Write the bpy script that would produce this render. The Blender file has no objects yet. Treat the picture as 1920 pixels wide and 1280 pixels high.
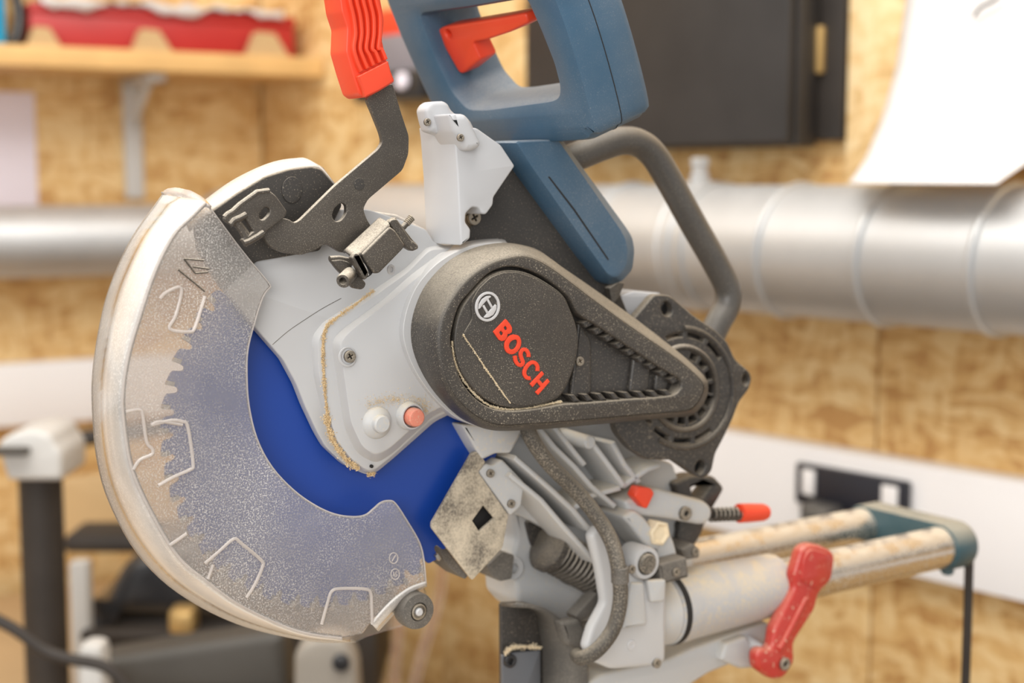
import bpy, bmesh, math, random
from mathutils import Vector, Matrix
from mathutils.geometry import tessellate_polygon
random.seed(7)
S = bpy.context.scene
COL = S.collection

# ------------------------------------------------------------------ camera, world, lights, exposure
V = Vector
FPX = 2667.0
YAW, PIT = math.radians(34.5), math.radians(6.38)
F0 = V((math.sin(YAW), math.cos(YAW), 0)); RT = V((math.cos(YAW), -math.sin(YAW), 0)); UPZ = V((0, 0, 1))
FW = F0*math.cos(PIT) - UPZ*math.sin(PIT); UU = F0*math.sin(PIT) + UPZ*math.cos(PIT)
def ray(x, y): return FW + RT*((x-960)/FPX) - UU*((y-640)/FPX)
ARBOR = V((0, 0, 1.30))                       # centre of the saw blade, blade plane is y = 0
CAM = ARBOR - ray(646.9, 786.4)*0.9417
cd = bpy.data.cameras.new('camera'); cam = bpy.data.objects.new('camera', cd); COL.objects.link(cam)
cd.lens = FPX/1920*36; cd.sensor_width = 36; cd.clip_start = 0.02
m = Matrix((RT, UU, -FW)).transposed().to_4x4(); m.translation = CAM; cam.matrix_world = m
cd.dof.use_dof = True; cd.dof.focus_distance = 0.90; cd.dof.aperture_fstop = 4.3; cd.dof.aperture_blades = 9
S.camera = cam
S.view_settings.view_transform = 'Standard'; S.view_settings.look = 'None'
S.view_settings.gamma = 1; S.view_settings.use_curve_mapping = False
S.view_settings.exposure = 0.0
try: S.cycles.transparent_max_bounces = 24
except Exception: pass
wd = bpy.data.worlds.new('world'); S.world = wd; wd.use_nodes = True
wd.node_tree.nodes['Background'].inputs[0].default_value = (1.0, 0.97, 0.93, 1)
wd.node_tree.nodes['Background'].inputs[1].default_value = 0.66
def area(name, loc, target, sx, sy, power, col=(1, .97, .92)):
    l = bpy.data.lights.new(name, 'AREA'); l.shape = 'RECTANGLE'; l.size = sx; l.size_y = sy; l.energy = power; l.color = col
    o = bpy.data.objects.new(name, l); COL.objects.link(o); o.location = loc
    o.rotation_euler = (V(target)-V(loc)).to_track_quat('-Z', 'Y').to_euler()
area('front_fill_light', (-2.0, -1.9, 2.0), (.2, .2, 1.25), 2.0, 1.4, 46, (1, .975, .95))  # unseen soft source, added front left to brighten blade and guard
area('overhead_light', (-.5, -.3, 3.0), (0, .1, 1.2), 1.6, 1.2, 30)
area('overhead_light', (.3, .1, 3.1), (1.2, 1.7, .8), 1.6, 1.2, 26)  # unseen lamp added over the back to brighten the OSB
area('overhead_light', (-1.2, 1.6, 3.1), (-.2, 2.6, 1.0), 1.6, 1.2, 30)

# ------------------------------------------------------------------ placing helpers
def hitp(x, y, q, n):
    r = ray(x, y); return CAM + r*((q-CAM).dot(n)/r.dot(n))
def P(x, y, w): return hitp(x, y, V((0, -w, 0)), V((0, 1, 0)))
def PD(x, y, d): return CAM + ray(x, y)*d
def PL(pts, w): return [P(a[0], a[1], w) for a in pts]
class Frame:
    def __init__(s, o, ex, ey):
        s.o = V(o); s.ex = V(ex).normalized(); s.ey = V(ey).normalized(); s.ez = s.ex.cross(s.ey)
    def to(s, a, b, c=0): return s.o + s.ex*a + s.ey*b + s.ez*c
    def loc(s, p): d = p-s.o; return (d.dot(s.ex), d.dot(s.ey))
    def px(s, x, y, c=0): return s.loc(hitp(x, y, s.o + s.ez*c, s.ez))
def blade_frame(): return Frame((0, 0, 0), (1, 0, 0), (0, 0, 1))   # ez = -y = towards the camera
BF = blade_frame()
CEN = {}
def link(name, mesh, mat=None, parent=None, smooth=35, kind=None, label=None):
    """link a mesh given in world coordinates as one object, with its origin in its middle"""
    vs = [v.co for v in mesh.vertices]
    c = V([(min(v[i] for v in vs)+max(v[i] for v in vs))/2 for i in range(3)]) if vs else V((0, 0, 0))
    mesh.transform(Matrix.Translation(-c)); mesh.name = name
    if smooth is not None:
        mesh.polygons.foreach_set('use_smooth', [True]*len(mesh.polygons)); mesh.set_sharp_from_angle(angle=math.radians(smooth))
    o = bpy.data.objects.new(name, mesh); COL.objects.link(o)
    if mat:
        mesh.materials.clear(); mesh.materials.append(mat)
    CEN[o] = c
    if parent: o.parent = parent; o.location = c - CEN[parent]
    else: o.location = c
    if kind: o['kind'] = kind
    if label: o['label'] = label
    return o
def thing(name, label, cat, loc, group=None):
    o = bpy.data.objects.new(name, None); o.empty_display_size = .05; COL.objects.link(o); o.location = loc; CEN[o] = V(loc)
    return tag(o, label, cat, group)
def tag(o, label, cat, group=None):
    o['label'] = label; o['category'] = cat
    if group: o['group'] = group
    return o
def cat_rom(pts, closed=True, n=5):
    p = [V((a[0], a[1])) if len(a) == 2 else V(a) for a in pts]; N = len(p); out = []
    rng = range(N) if closed else range(N-1)
    for i in rng:
        if closed: a, b, c, d = p[i-1], p[i], p[(i+1) % N], p[(i+2) % N]
        else: a, b, c, d = p[max(i-1, 0)], p[i], p[i+1], p[min(i+2, N-1)]
        for k in range(n):
            t = k/n
            out.append(.5*((2*b)+(c-a)*t+(2*a-5*b+4*c-d)*t*t+(3*b-a-3*c+d)*t**3))
    if not closed: out.append(p[-1])
    return out
def fillet(pts, r, n=4):
    p = [V((a[0], a[1])) for a in pts]; N = len(p); out = []
    for i in range(N):
        a, b, c = p[i-1], p[i], p[(i+1) % N]
        rr = pts[i][2] if len(pts[i]) > 2 else r
        ra = min(rr, (a-b).length*.45); rc = min(rr, (c-b).length*.45)
        s, e = b+(a-b).normalized()*ra, b+(c-b).normalized()*rc
        for k in range(n+1):
            t = k/n; out.append((1-t)**2*s+2*t*(1-t)*b+t*t*e)
    return out
def ell(cx, cy, rx, ry, n=28, rot=0):
    c, s = math.cos(rot), math.sin(rot)
    return [(cx+rx*math.cos(k*2*math.pi/n)*c-ry*math.sin(k*2*math.pi/n)*s, cy+rx*math.cos(k*2*math.pi/n)*s+ry*math.sin(k*2*math.pi/n)*c) for k in range(n)]
def flat(fr, loops, z0, z1, bev, bres=2):
    """solid plate from outlines (first the outline, then the holes) in frame fr with rounded edges; world mesh"""
    cu = bpy.data.curves.new('tmp', 'CURVE'); cu.dimensions = '2D'; cu.fill_mode = 'BOTH'
    h = (z1-z0)/2; bev = min(bev, h*.95)
    cu.extrude = max(h-bev, 0); cu.bevel_depth = bev; cu.bevel_resolution = bres; cu.offset = -bev
    for L in loops:
        sp = cu.splines.new('POLY'); sp.points.add(len(L)-1); sp.use_cyclic_u = True
        for i, q in enumerate(L): sp.points[i].co = (q[0], q[1], 0, 1)
    ob = bpy.data.objects.new('tmp', cu)
    me = bpy.data.meshes.new_from_object(ob); bpy.data.objects.remove(ob); bpy.data.curves.remove(cu)
    zc = (z0+z1)/2
    M = Matrix((fr.ex, fr.ey, fr.ez)).transposed().to_4x4(); M.translation = fr.o + fr.ez*zc
    me.transform(M)
    bm = bmesh.new(); bm.from_mesh(me); bmesh.ops.remove_doubles(bm, verts=bm.verts, dist=1e-6); bmesh.ops.recalc_face_normals(bm, faces=bm.faces); bm.to_mesh(me); bm.free()
    me.materials.clear()
    return me
def out(pts, mode, r):
    return cat_rom(pts) if mode == 's' else fillet(pts, r) if r > 0 else [V((a[0], a[1])) for a in pts]
def prism(name, pts, w0, w1, mat, parent, bev=.0008, mode='f', r=6, holes=(), fr=BF, bres=2, **k):
    """plate parallel to fr; outline traced where its front (w1) shows"""
    loops = [[fr.px(a[0], a[1], w1) for a in out(L, mode if i == 0 else 's0' if mode == 's' else 'f', r if i == 0 else 0)] for i, L in enumerate([pts]+list(holes))]
    return link(name, flat(fr, loops, w0, w1, bev, bres), mat, parent, **k)
def mesh_of(verts, faces):
    me = bpy.data.meshes.new('m'); me.from_pydata([tuple(v) for v in verts], [], faces); me.update(); return me
def fixn(me):
    bm = bmesh.new(); bm.from_mesh(me); bmesh.ops.recalc_face_normals(bm, faces=bm.faces); bm.to_mesh(me); bm.free(); return me
def resample(pts, n, closed=True):
    p = [V(a) for a in pts]; q = p+[p[0]] if closed else p
    L = [0]
    for a, b in zip(q, q[1:]): L.append(L[-1]+(b-a).length)
    o = []; j = 0
    for k in range(n):
        t = L[-1]*k/(n if closed else n-1)
        while j < len(L)-2 and L[j+1] < t: j += 1
        f = (t-L[j])/max(L[j+1]-L[j], 1e-9); o.append(q[j].lerp(q[j+1], min(f, 1)))
    return o
def loft(name, rings, mat, parent, cap0=False, cap1=False, closed=True, **k):
    n = len(rings[0]); v = [p for r in rings for p in r]; f = []
    for a in range(len(rings)-1):
        for i in range(n if closed else n-1):
            j = (i+1) % n; f.append((a*n+i, a*n+j, (a+1)*n+j, (a+1)*n+i))
    if cap0: f.append(tuple(range(n))[::-1])
    if cap1: f.append(tuple((len(rings)-1)*n+i for i in range(n)))
    return link(name, fixn(mesh_of(v, f)), mat, parent, **k)
def tube_mesh(path, r, seg=12, closed=False, cap=True):
    n = len(path); v = []; f = []
    tan = [(path[(i+1) % n]-path[i-1] if closed else path[min(i+1, n-1)]-path[max(i-1, 0)]).normalized() for i in range(n)]
    a = tan[0].orthogonal().normalized()
    for i in range(n):
        a = (a - tan[i]*a.dot(tan[i])).normalized(); b = tan[i].cross(a)
        rr = r[i] if isinstance(r, (list, tuple)) else r
        for k in range(seg):
            t = 2*math.pi*k/seg; v.append(path[i]+a*math.cos(t)*rr+b*math.sin(t)*rr)
    for i in range(n if closed else n-1):
        for k in range(seg):
            i2 = (i+1) % n; f.append((i*seg+k, i*seg+(k+1) % seg, i2*seg+(k+1) % seg, i2*seg+k))
    if cap and not closed: f += [tuple(range(seg))[::-1], tuple((n-1)*seg+k for k in range(seg))]
    return fixn(mesh_of(v, f))
def tube(name, pts3, r, mat, parent, seg=12, n=6, closed=False, smooth_path=True, **k):
    path = cat_rom([tuple(p) for p in pts3], closed, n) if smooth_path else [V(p) for p in pts3]
    return link(name, tube_mesh(path, r, seg, closed), mat, parent, **k)
def lathe_mesh(c, axis, prof, seg=32):
    """prof = (radius, height along axis) pairs"""
    ax = V(axis).normalized(); a = ax.orthogonal().normalized(); b = ax.cross(a); v = []; f = []; n = len(prof)
    for (r, h) in prof:
        for k in range(seg):
            t = 2*math.pi*k/seg; v.append(V(c)+ax*h+(a*math.cos(t)+b*math.sin(t))*max(r, 1e-5))
    for i in range(n-1):
        for k in range(seg): f.append((i*seg+k, i*seg+(k+1) % seg, (i+1)*seg+(k+1) % seg, (i+1)*seg+k))
    f += [tuple(range(seg))[::-1], tuple((n-1)*seg+k for k in range(seg))]
    return fixn(mesh_of(v, f))
def lathe(name, c, axis, prof, mat, parent, seg=32, **k): return link(name, lathe_mesh(c, axis, prof, seg), mat, parent, **k)
def box_mesh(fr, a0, a1, b0, b1, c0, c1, bev=.002, seg=2):
    bm = bmesh.new(); vs = [bm.verts.new(fr.to(a, b, c)) for a in (a0, a1) for b in (b0, b1) for c in (c0, c1)]
    for q in ((0, 1, 3, 2), (4, 6, 7, 5), (0, 4, 5, 1), (2, 3, 7, 6), (0, 2, 6, 4), (1, 5, 7, 3)): bm.faces.new([vs[i] for i in q])
    bmesh.ops.recalc_face_normals(bm, faces=bm.faces)
    if bev: bmesh.ops.bevel(bm, geom=bm.edges[:], offset=bev, segments=seg, profile=.5, affect='EDGES')
    me = bpy.data.meshes.new('b'); bm.to_mesh(me); bm.free(); return me
def box(name, fr, a0, a1, b0, b1, c0, c1, mat, parent=None, bev=.002, **k): return link(name, box_mesh(fr, a0, a1, b0, b1, c0, c1, bev), mat, parent, **k)
def join(meshes):
    bm = bmesh.new()
    for me in meshes: bm.from_mesh(me)
    me = bpy.data.meshes.new('j'); bm.to_mesh(me); bm.free(); return me
def stroke(pts, hw):
    p = [V((a[0], a[1])) for a in pts]; L = []; R = []
    for i in range(len(p)):
        t = (p[min(i+1, len(p)-1)]-p[max(i-1, 0)]).normalized(); nn = V((-t.y, t.x))
        L.append(p[i]+nn*hw); R.append(p[i]-nn*hw)
    return L+R[::-1]

# ------------------------------------------------------------------ materials
class NT:
    def __init__(s, name):
        s.m = bpy.data.materials.new(name); s.m.use_nodes = True; s.t = s.m.node_tree; s.t.nodes.clear()
        s.o = s.t.nodes.new('ShaderNodeOutputMaterial')
    def n(s, kind, ins=None, **kw):
        d = s.t.nodes.new('ShaderNode'+kind)
        for k, v in kw.items(): setattr(d, k, v)
        for k, v in (ins or {}).items():
            if isinstance(v, bpy.types.NodeSocket): s.t.links.new(v, d.inputs[k])
            else: d.inputs[k].default_value = v
        return d
    def math(s, op, a, b=0.0, clamp=False): return s.n('Math', {0: a, 1: b}, operation=op, use_clamp=clamp).outputs[0]
    def noise(s, scale, detail=3.0, vec=None, rough=.55):
        return s.n('TexNoise', {'Vector': vec or s.co(), 'Scale': scale, 'Detail': detail, 'Roughness': rough}).outputs['Fac']
    def co(s):
        if not hasattr(s, '_c'): s._c = s.n('TexCoord').outputs['Object']
        return s._c
    def ramp(s, fac, stops):
        r = s.n('ValToRGB', {0: fac}); e = r.color_ramp.elements
        while len(e) < len(stops): e.new(.5)
        for i, (p, c) in enumerate(stops): e[i].position = p; e[i].color = (c, c, c, 1) if not isinstance(c, tuple) else c+(1,)
        return r.outputs[0]
    def mix(s, f, a, b): 
        d = s.n('Mix', {0: f}, data_type='RGBA')
        for k, v in ((6, a), (7, b)):
            if isinstance(v, bpy.types.NodeSocket): s.t.links.new(v, d.inputs[k])
            else: d.inputs[k].default_value = tuple(v)+(1,)
        return d.outputs[2]
    def out(s, sh): s.t.links.new(sh, s.o.inputs[0]); return s.m
DUST = (.66, .55, .40)
def dusty(name, col, rough=.5, speck=.4, film=.12, up=.5, metal=0.0, scale=1500, thr=.56, dust=DUST, bump=0.0, coat=0.0, coarse=14, var=.12, upn=.75):
    """surface colour under a film and grains of sawdust, thickest where the surface faces up"""
    t = NT(name)
    fine = t.ramp(t.noise(scale, 2), [(thr, 0.0), (thr+.1, 1.0)])
    big = t.ramp(t.noise(coarse, 4), [(.35, .25), (.65, 1.0)])
    sp = t.math('MULTIPLY', t.math('MULTIPLY', fine, big), speck)
    nz = t.n('SeparateXYZ', {0: t.n('NewGeometry').outputs['Normal']}).outputs[2]
    upm = t.n('MapRange', {0: nz, 1: .15, 2: .85, 3: 0.0, 4: up}).outputs[0]
    upm = t.math('MULTIPLY', upm, t.math('MULTIPLY', t.ramp(t.noise(60, 4), [(.25 if upn > .5 else .42, upn), (.6 if upn > .5 else .54, 1.0)]), t.ramp(t.noise(scale*.7, 2), [(.35, .55), (.6, 1.0)])))
    fl = t.math('MULTIPLY', big, film)
    fac = t.math('ADD', t.math('MAXIMUM', sp, upm), fl, True)
    base = t.mix(t.noise(9, 3), tuple(c*(1-var) for c in col), tuple(min(1, c*(1+var)) for c in col))
    c = t.mix(fac, base, dust)
    r = t.n('MapRange', {0: fac, 1: 0.0, 2: .8, 3: rough, 4: .9}).outputs[0]
    me = t.math('MULTIPLY', t.math('SUBTRACT', 1.0, fac), metal)
    ins = {'Base Color': c, 'Roughness': r, 'Metallic': me, 'Coat Weight': coat}
    if bump:
        h = t.math('ADD', t.noise(scale*.6, 2), t.math('MULTIPLY', fine, 1.0))
        ins['Normal'] = t.n('Bump', {'Height': h, 'Strength': bump, 'Distance': .0004}).outputs[0]
    return t.out(t.n('BsdfPrincipled', ins).outputs[0])
def plain(name, col, rough=.5, metal=0.0, var=.1, scale=8, bump=0.0, **k):
    t = NT(name); n = t.noise(scale, 4)
    c = t.mix(n, tuple(x*(1-var) for x in col), tuple(min(1, x*(1+var)) for x in col))
    ins = {'Base Color': c, 'Roughness': rough, 'Metallic': metal}
    if bump: ins['Normal'] = t.n('Bump', {'Height': t.noise(scale*20, 3), 'Strength': bump, 'Distance': .001}).outputs[0]
    ins.update(k)
    return t.out(t.n('BsdfPrincipled', ins).outputs[0])
def clear(name, haze, tint=(.97, .95, .93), hazecol=(.80, .74, .68), speck=.5, scale=900, patch=None, rough=.12, up=0.0):
    """see-through plastic with a milky film and grains of sawdust on it"""
    t = NT(name)
    fine = t.ramp(t.noise(scale, 2), [(.53, 0.0), (.62, 1.0)])
    big = t.ramp(t.noise(16, 4), [(.38, .15), (.66, 1.0)])
    sp = t.math('MULTIPLY', t.math('MULTIPLY', fine, big), speck)
    hz = t.math('MULTIPLY', t.ramp(t.noise(22, 3), [(.25, .75), (.75, 1.2)]), haze)
    fac = t.math('ADD', sp, hz, True)
    if up:
        nz = t.n('SeparateXYZ', {0: t.n('NewGeometry').outputs['Normal']}).outputs[2]
        fac = t.math('ADD', fac, t.math('MULTIPLY', t.n('MapRange', {0: t.math('ABSOLUTE', nz), 1: .0, 2: .9, 3: 0.0, 4: up}).outputs[0], t.ramp(t.noise(30, 3), [(.3, .5), (.7, 1.0)])), True)
    fr = t.n('Fresnel', {'IOR': 1.45}).outputs[0]
    tr = t.n('BsdfTransparent', {'Color': tint+(1,)}).outputs[0]
    gl = t.n('BsdfGlossy', {'Color': (1, 1, 1, 1), 'Roughness': rough}).outputs[0]
    df = t.n('BsdfDiffuse', {'Color': hazecol+(1,)}).outputs[0]
    tl = t.n('BsdfTranslucent', {'Color': hazecol+(1,)}).outputs[0]
    d = t.n('MixShader', {0: .35, 1: df, 2: tl}).outputs[0]
    a = t.n('MixShader', {0: fac, 1: tr, 2: d}).outputs[0]
    b = t.n('MixShader', {0: fr, 1: a, 2: gl}).outputs[0]
    return t.out(b)
def osb(name, lo, mid, hi):
    t = NT(name); co = t.co()
    warp = t.n('VectorMath', {0: co, 1: t.n('VectorMath', {0: t.n('TexNoise', {'Vector': co, 'Scale': 7.0}).outputs['Color'], 1: (.09, .09, .09)}, operation='MULTIPLY').outputs[0]}, operation='ADD').outputs[0]
    cols = []
    for rot, sc in (((.2, .5, .3), (15, 15, 70)), ((.9, 1.3, .2), (64, 64, 17)), ((.1, .9, 1.2), (26, 26, 90))):
        mp = t.n('Mapping', {'Vector': warp, 'Rotation': rot, 'Scale': sc}).outputs[0]
        v = t.n('TexVoronoi', {'Vector': mp, 'Scale': 1.0})
        cols.append(t.n('SeparateColor', {0: v.outputs['Color']}).outputs[0])
    a = t.math('ADD', t.math('MULTIPLY', cols[0], .4), t.math('ADD', t.math('MULTIPLY', cols[1], .35), t.math('MULTIPLY', cols[2], .25)))
    a = t.math('ADD', a, t.math('MULTIPLY', t.math('SUBTRACT', t.noise(5, 4), .5), .5))
    c = t.ramp(a, [(.2, lo), (.45, mid), (.75, hi)])
    return t.out(t.n('BsdfPrincipled', {'Base Color': c, 'Roughness': .65}).outputs[0])

M_ALU = dusty('grey_painted_casting', (.52, .53, .545), .36, speck=.30, film=.03, up=.15, var=.03, thr=.6, dust=(.72, .60, .42))
M_ALU2 = dusty('grey_casting_dusty', (.50, .515, .53), .40, speck=.35, film=.06, up=.55, thr=.57, var=.05, dust=(.72, .61, .43), scale=500)
M_GREY = plain('light_grey_plastic', (.52, .53, .55), .42, var=.04)
M_BLACK = dusty('black_plastic_dusty', (.040, .036, .033), .48, speck=.9, film=.045, up=.55, thr=.60, dust=(.58, .51, .40), scale=1300, bump=.25)
M_BLACKC = dusty('black_plastic', (.038, .035, .033), .45, speck=.6, film=.05, up=.3, thr=.62)
M_PLATE = dusty('dark_dusty_plate', (.030, .028, .027), .55, speck=.6, film=.03, up=.5, scale=1000, thr=.62)
M_MOTOR = dusty('charcoal_motor_plastic', (.030, .028, .028), .36, speck=.6, film=.05, up=.5, thr=.60, scale=900, dust=(.5, .43, .33))
M_BLUE = dusty('petrol_blue_plastic', (.030, .092, .165), .40, speck=.30, film=.10, up=.45, thr=.6, dust=(.50, .49, .46), scale=1400)
M_TEAL = dusty('teal_plastic', (.02, .075, .10), .4, speck=.2, film=.05, up=.55)
M_RED = dusty('red_plastic', (.80, .055, .015), .38, speck=.0, film=.03, up=.05, dust=(.8, .5, .4))
M_REDD = dusty('red_lever_plastic', (.50, .022, .015), .3, speck=.8, film=.04, up=.3, thr=.62, scale=300, coat=.3)
M_PINK = dusty('dusty_red_button', (.72, .18, .12), .5, speck=.4, film=.2, up=.3, scale=800)
M_BLADE = plain('blue_blade_coating', (.008, .055, .34), .36, var=.02, scale=20)
M_CARB = plain('carbide', (.45, .42, .36), .35, .8)
M_STEEL = dusty('dark_steel_dusty', (.070, .062, .055), .42, speck=.38, film=.05, up=.85, metal=.5, thr=.58, scale=1500, dust=(.74, .66, .54), bump=.15)
def caked(name):
    t = NT(name)
    a = t.math('ADD', t.math('MULTIPLY', t.noise(38, 3), .62), t.math('MULTIPLY', t.noise(520, 5, rough=.7), .38))
    f = t.ramp(a, [(.40, .12), (.50, .62), (.60, .95)])
    c = t.mix(f, (.10, .088, .075), (.66, .58, .45))
    return t.out(t.n('BsdfPrincipled', {'Base Color': c, 'Roughness': .8, 'Normal': t.n('Bump', {'Height': t.noise(700, 3), 'Strength': .3, 'Distance': .0004}).outputs[0]}).outputs[0])
M_SPLIT = caked('steel_caked_with_sawdust')
M_HOOD = dusty('hood_rim_dust', (.30, .28, .26), .6, speck=.5, film=.2, up=1.0, dust=(.80, .72, .62))
M_CHROME = dusty('chromed_steel_tube', (.62, .58, .54), .16, speck=.6, film=.02, up=.62, metal=1.0, thr=.55, scale=600, dust=(.68, .59, .43), upn=.25)
M_ALU3 = dusty('grey_casting_under_sawdust', (.47, .48, .50), .42, speck=.6, film=.04, up=.75, thr=.5, dust=(.72, .60, .40), scale=380, coarse=30, upn=.3)
M_LCASE = plain('warm_grey_case', (.30, .27, .23), .55, var=.08)
M_SCREW = dusty('screw_steel', (.25, .23, .20), .4, speck=.4, film=.2, metal=.8, scale=900)
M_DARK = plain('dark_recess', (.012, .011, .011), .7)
M_RUB = dusty('rubber', (.05, .048, .046), .6, speck=.4, film=.2, up=.3, dust=(.5, .45, .38))
M_CABLE = dusty('rubber_cable', (.050, .045, .040), .6, speck=.45, film=.08, up=.75, thr=.5, scale=900, dust=(.60, .53, .42))
M_CLEAR = clear('clear_guard_plastic', .20, speck=.55, hazecol=(.95, .92, .89))
M_CLEAR2 = clear('clear_guard_back', .10, speck=.12)
M_RIM = clear('clear_guard_rim', .55, speck=.35, hazecol=(.98, .95, .91), up=.9, rough=.22, scale=700)
M_EDGE = clear('clear_guard_edge', .62, speck=.1, hazecol=(.92, .86, .82), rough=.05)
M_SAWD = plain('sawdust_grains', (.72, .55, .32), .9, var=.25, scale=300)
M_SAWP = plain('pale_sawdust', (.82, .70, .50), .9, var=.15, scale=200)
M_LOGO = plain('silver_print', (.55, .55, .56), .4)
M_TXT = plain('red_print', (.80, .06, .02), .45)
M_CARRY = dusty('grey_grip_tube', (.060, .056, .053), .36, speck=.25, film=.05, up=.3, dust=(.6, .53, .43))
M_OSB = osb('osb_board', (.50, .27, .09), (.69, .44, .175), (.80, .58, .29))
M_OSBD = osb('osb_edge_board', (.62, .40, .17), (.78, .54, .26), (.86, .66, .38))
M_ZINC = dusty('galvanised_steel', (.55, .56, .57), .46, speck=.0, film=.04, up=.20, metal=.8, dust=(.75, .70, .64))
M_WHITE = plain('white_pvc', (.86, .84, .84), .4, var=.03)
M_PAPER = plain('white_paper', (.70, .68, .675), .8, var=.03)
M_LILAC = plain('pale_paper', (.80, .74, .82), .8, var=.03)
M_WOOD = plain('planed_pine', (.72, .45, .18), .55, var=.18, scale=14)
M_BOXB = plain('black_painted_panel', (.030, .027, .026), .45, var=.35, scale=10)
M_BOXD = plain('black_board', (.028, .022, .018), .6, var=.4, scale=20)
M_BRASS = plain('brass', (.60, .40, .16), .4, .6)
M_REDBOX = plain('red_lacquer', (.42, .020, .018), .45, var=.15)
M_NAVY = plain('black_socket_plate', (.018, .018, .026), .35)
M_GLOSSB = plain('glossy_black', (.02, .02, .022), .22)
M_CASE = plain('grey_brown_case', (.058, .052, .044), .55, var=.2)
M_CONC = plain('concrete', (.30, .28, .26), .8, var=.2, scale=3)
M_BENCH = plain('bench_ply', (.50, .34, .18), .6, var=.2, scale=6)
M_CYAN = plain('cyan_plastic', (.01, .30, .55), .4)
M_HOSE = clear('clear_hose', .10, speck=0, hazecol=(.80, .62, .52), tint=(.92, .84, .78))
M_TAN = plain('mdf_board', (.52, .35, .17), .7, var=.12, scale=6)
M_BRACKET = plain('white_steel', (.56, .55, .53), .45, var=.05)

# ------------------------------------------------------------------ room
A41, BR = math.radians(41.5), math.radians(29)
q0 = PD(1920, 640, 1.9)
dirR = F0*math.cos(A41) - RT*math.sin(A41)
corner = V((q0.x, q0.y, 0)) + dirR*1.90
dirL = -(RT*math.cos(BR) + F0*math.sin(BR))
WR = Frame(corner, -dirR, UPZ)            # right wall: ex runs from the corner towards the viewer, ez into the room
WL = Frame(corner, -dirL, UPZ)            # left wall: ex runs into the corner (so negative along the wall)
def st(o): o['kind'] = 'structure'; return o
floor = st(box('floor', Frame((0, 0, 0), (1, 0, 0), (0, 1, 0)), -3.5, 3.2, -2.2, 4.2, -.1, 0, M_CONC, bev=0))
wr = st(box('wall_right', WR, -.1, 3.1, 0, 3.2, -.12, -.02, M_OSB, bev=0))
wl = st(box('wall_left', WL, -3.0, .1, 0, 3.2, -.12, -.02, M_OSB, bev=0))
sj = WR.px(1632, 1180)[0]; sk = WR.px(1584, 150)[0]
for a, b in ((.0, sj-1.02), (sj-1.017, sj-.002), (sj+.002, 3.0)): box('osb_sheet', WR, a, b, 0.0, 3.15, -.02, 0, M_OSB, wr, bev=.001)
for a, b in ((-3.0, -1.5), (-1.497, -.003)): box('osb_sheet', WL, a, b, 0.0, 3.15, -.02, 0, M_OSB, wl, bev=.001)
zt = [WR.px(1920, 905, .045)[1], WR.px(1920, 1130, .045)[1]]
tr1 = st(box('trim_1', WR, .02, 3.0, zt[1], zt[0], 0, .045, M_WHITE, bev=.004))
zl = [WL.px(60, 680, .04)[1], WL.px(60, 797, .04)[1]]
tr2 = st(box('trim_2', WL, -3.0, -.05, zl[1], zl[0], 0, .04, M_WHITE, bev=.004))
# pale batten board on the right wall
bx0, bz0 = WR.px(1584, 340, .02); bx1 = WR.px(1720, 340, .02)[0]
tag(box('batten_board', WR, bx0, bx1, WR.px(1600, 345, .02)[1]-.05, 2.6, 0, .02, M_OSBD, bev=.001), 'pale upright wooden board between the black panels and hanging paper', 'board')

# ventilation duct: right run, elbow, left run
DR = .098
def wr_pt(px, py, d): s, z = WR.px(px, py, d); return s, z, d
dz = [WR.px(1700, 347, .14)[1], WR.px(1700, 612, .14)[1]]; zc = (dz[0]+dz[1])/2; DR = (dz[0]-dz[1])/2
duct = thing('ventilation_duct', 'galvanised steel ventilation duct with ribbed seams running along both walls', 'duct', WR.to(1.0, zc-DR, .13))
dpr = [WR.to(s, zc, .13) for s in (.13, 3.0)]
link('duct_run', tube_mesh(dpr, DR, 48), M_ZINC, duct)
zl2 = WL.px(120, 452, .12)[1]; DL = .075
s0 = WR.px(1416, 440, .13+DR)[0]; s1 = WR.px(1604, 440, .13+DR)[0]; pit = abs(s1-s0)
for k in range(-4, 8):
    if .2 < s0+pit*k < 2.9:
        link('seam_ring', tube_mesh([WR.to(s0+pit*k+.008*math.cos(a*math.pi/24), zc+math.cos(a*math.pi/24)*DR, .13+math.sin(a*math.pi/24)*DR) for a in range(48)], .0055, 8, True), M_ZINC, duct)
sc_ = WR.px(1248, 440, .13+DR)[0]
lathe('sleeve', WR.to(sc_-.03, zc, .13), WR.ex, [(DR, 0), (DR+.004, 0), (DR+.004, .012), (DR+.002, .014), (DR+.002, .046), (DR+.004, .048), (DR+.004, .06), (DR, .06)], M_ZINC, duct, 48)
link('duct_run', tube_mesh([WL.to(s, zl2, .12) for s in (-3.0, -.1)], DL, 40), M_ZINC, duct)
tube('elbow', [WL.to(-.16, zl2, .12), WL.to(-.05, zl2, .13), WR.to(.06, (zl2+zc)/2, .13), WR.to(.2, zc, .13)], [DL]*7+[(DL*.5+DR*.5)]*6+[DR]*6, M_ZINC, duct, 32)
# hanger bolt on top of the duct
hx = WR.px(1312, 340, .13)[0]
hb = thing('pipe_hanger', 'small zinc hanger clip with bolt head on top of the duct', 'clip', WR.to(hx, zc+DR, .13))
lathe('nut', WR.to(hx, zc+DR+.001, .13), UPZ, [(.014, 0), (.016, .003), (.016, .014), (.0125, .016), (.0125, .026), (.015, .028), (.015, .036), (.012, .039)], M_ZINC, hb, 6)
box('strap', WR, hx-.03, hx+.03, zc+DR-.004, zc+DR+.004, .10, .16, M_ZINC, hb, bev=.001)

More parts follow.
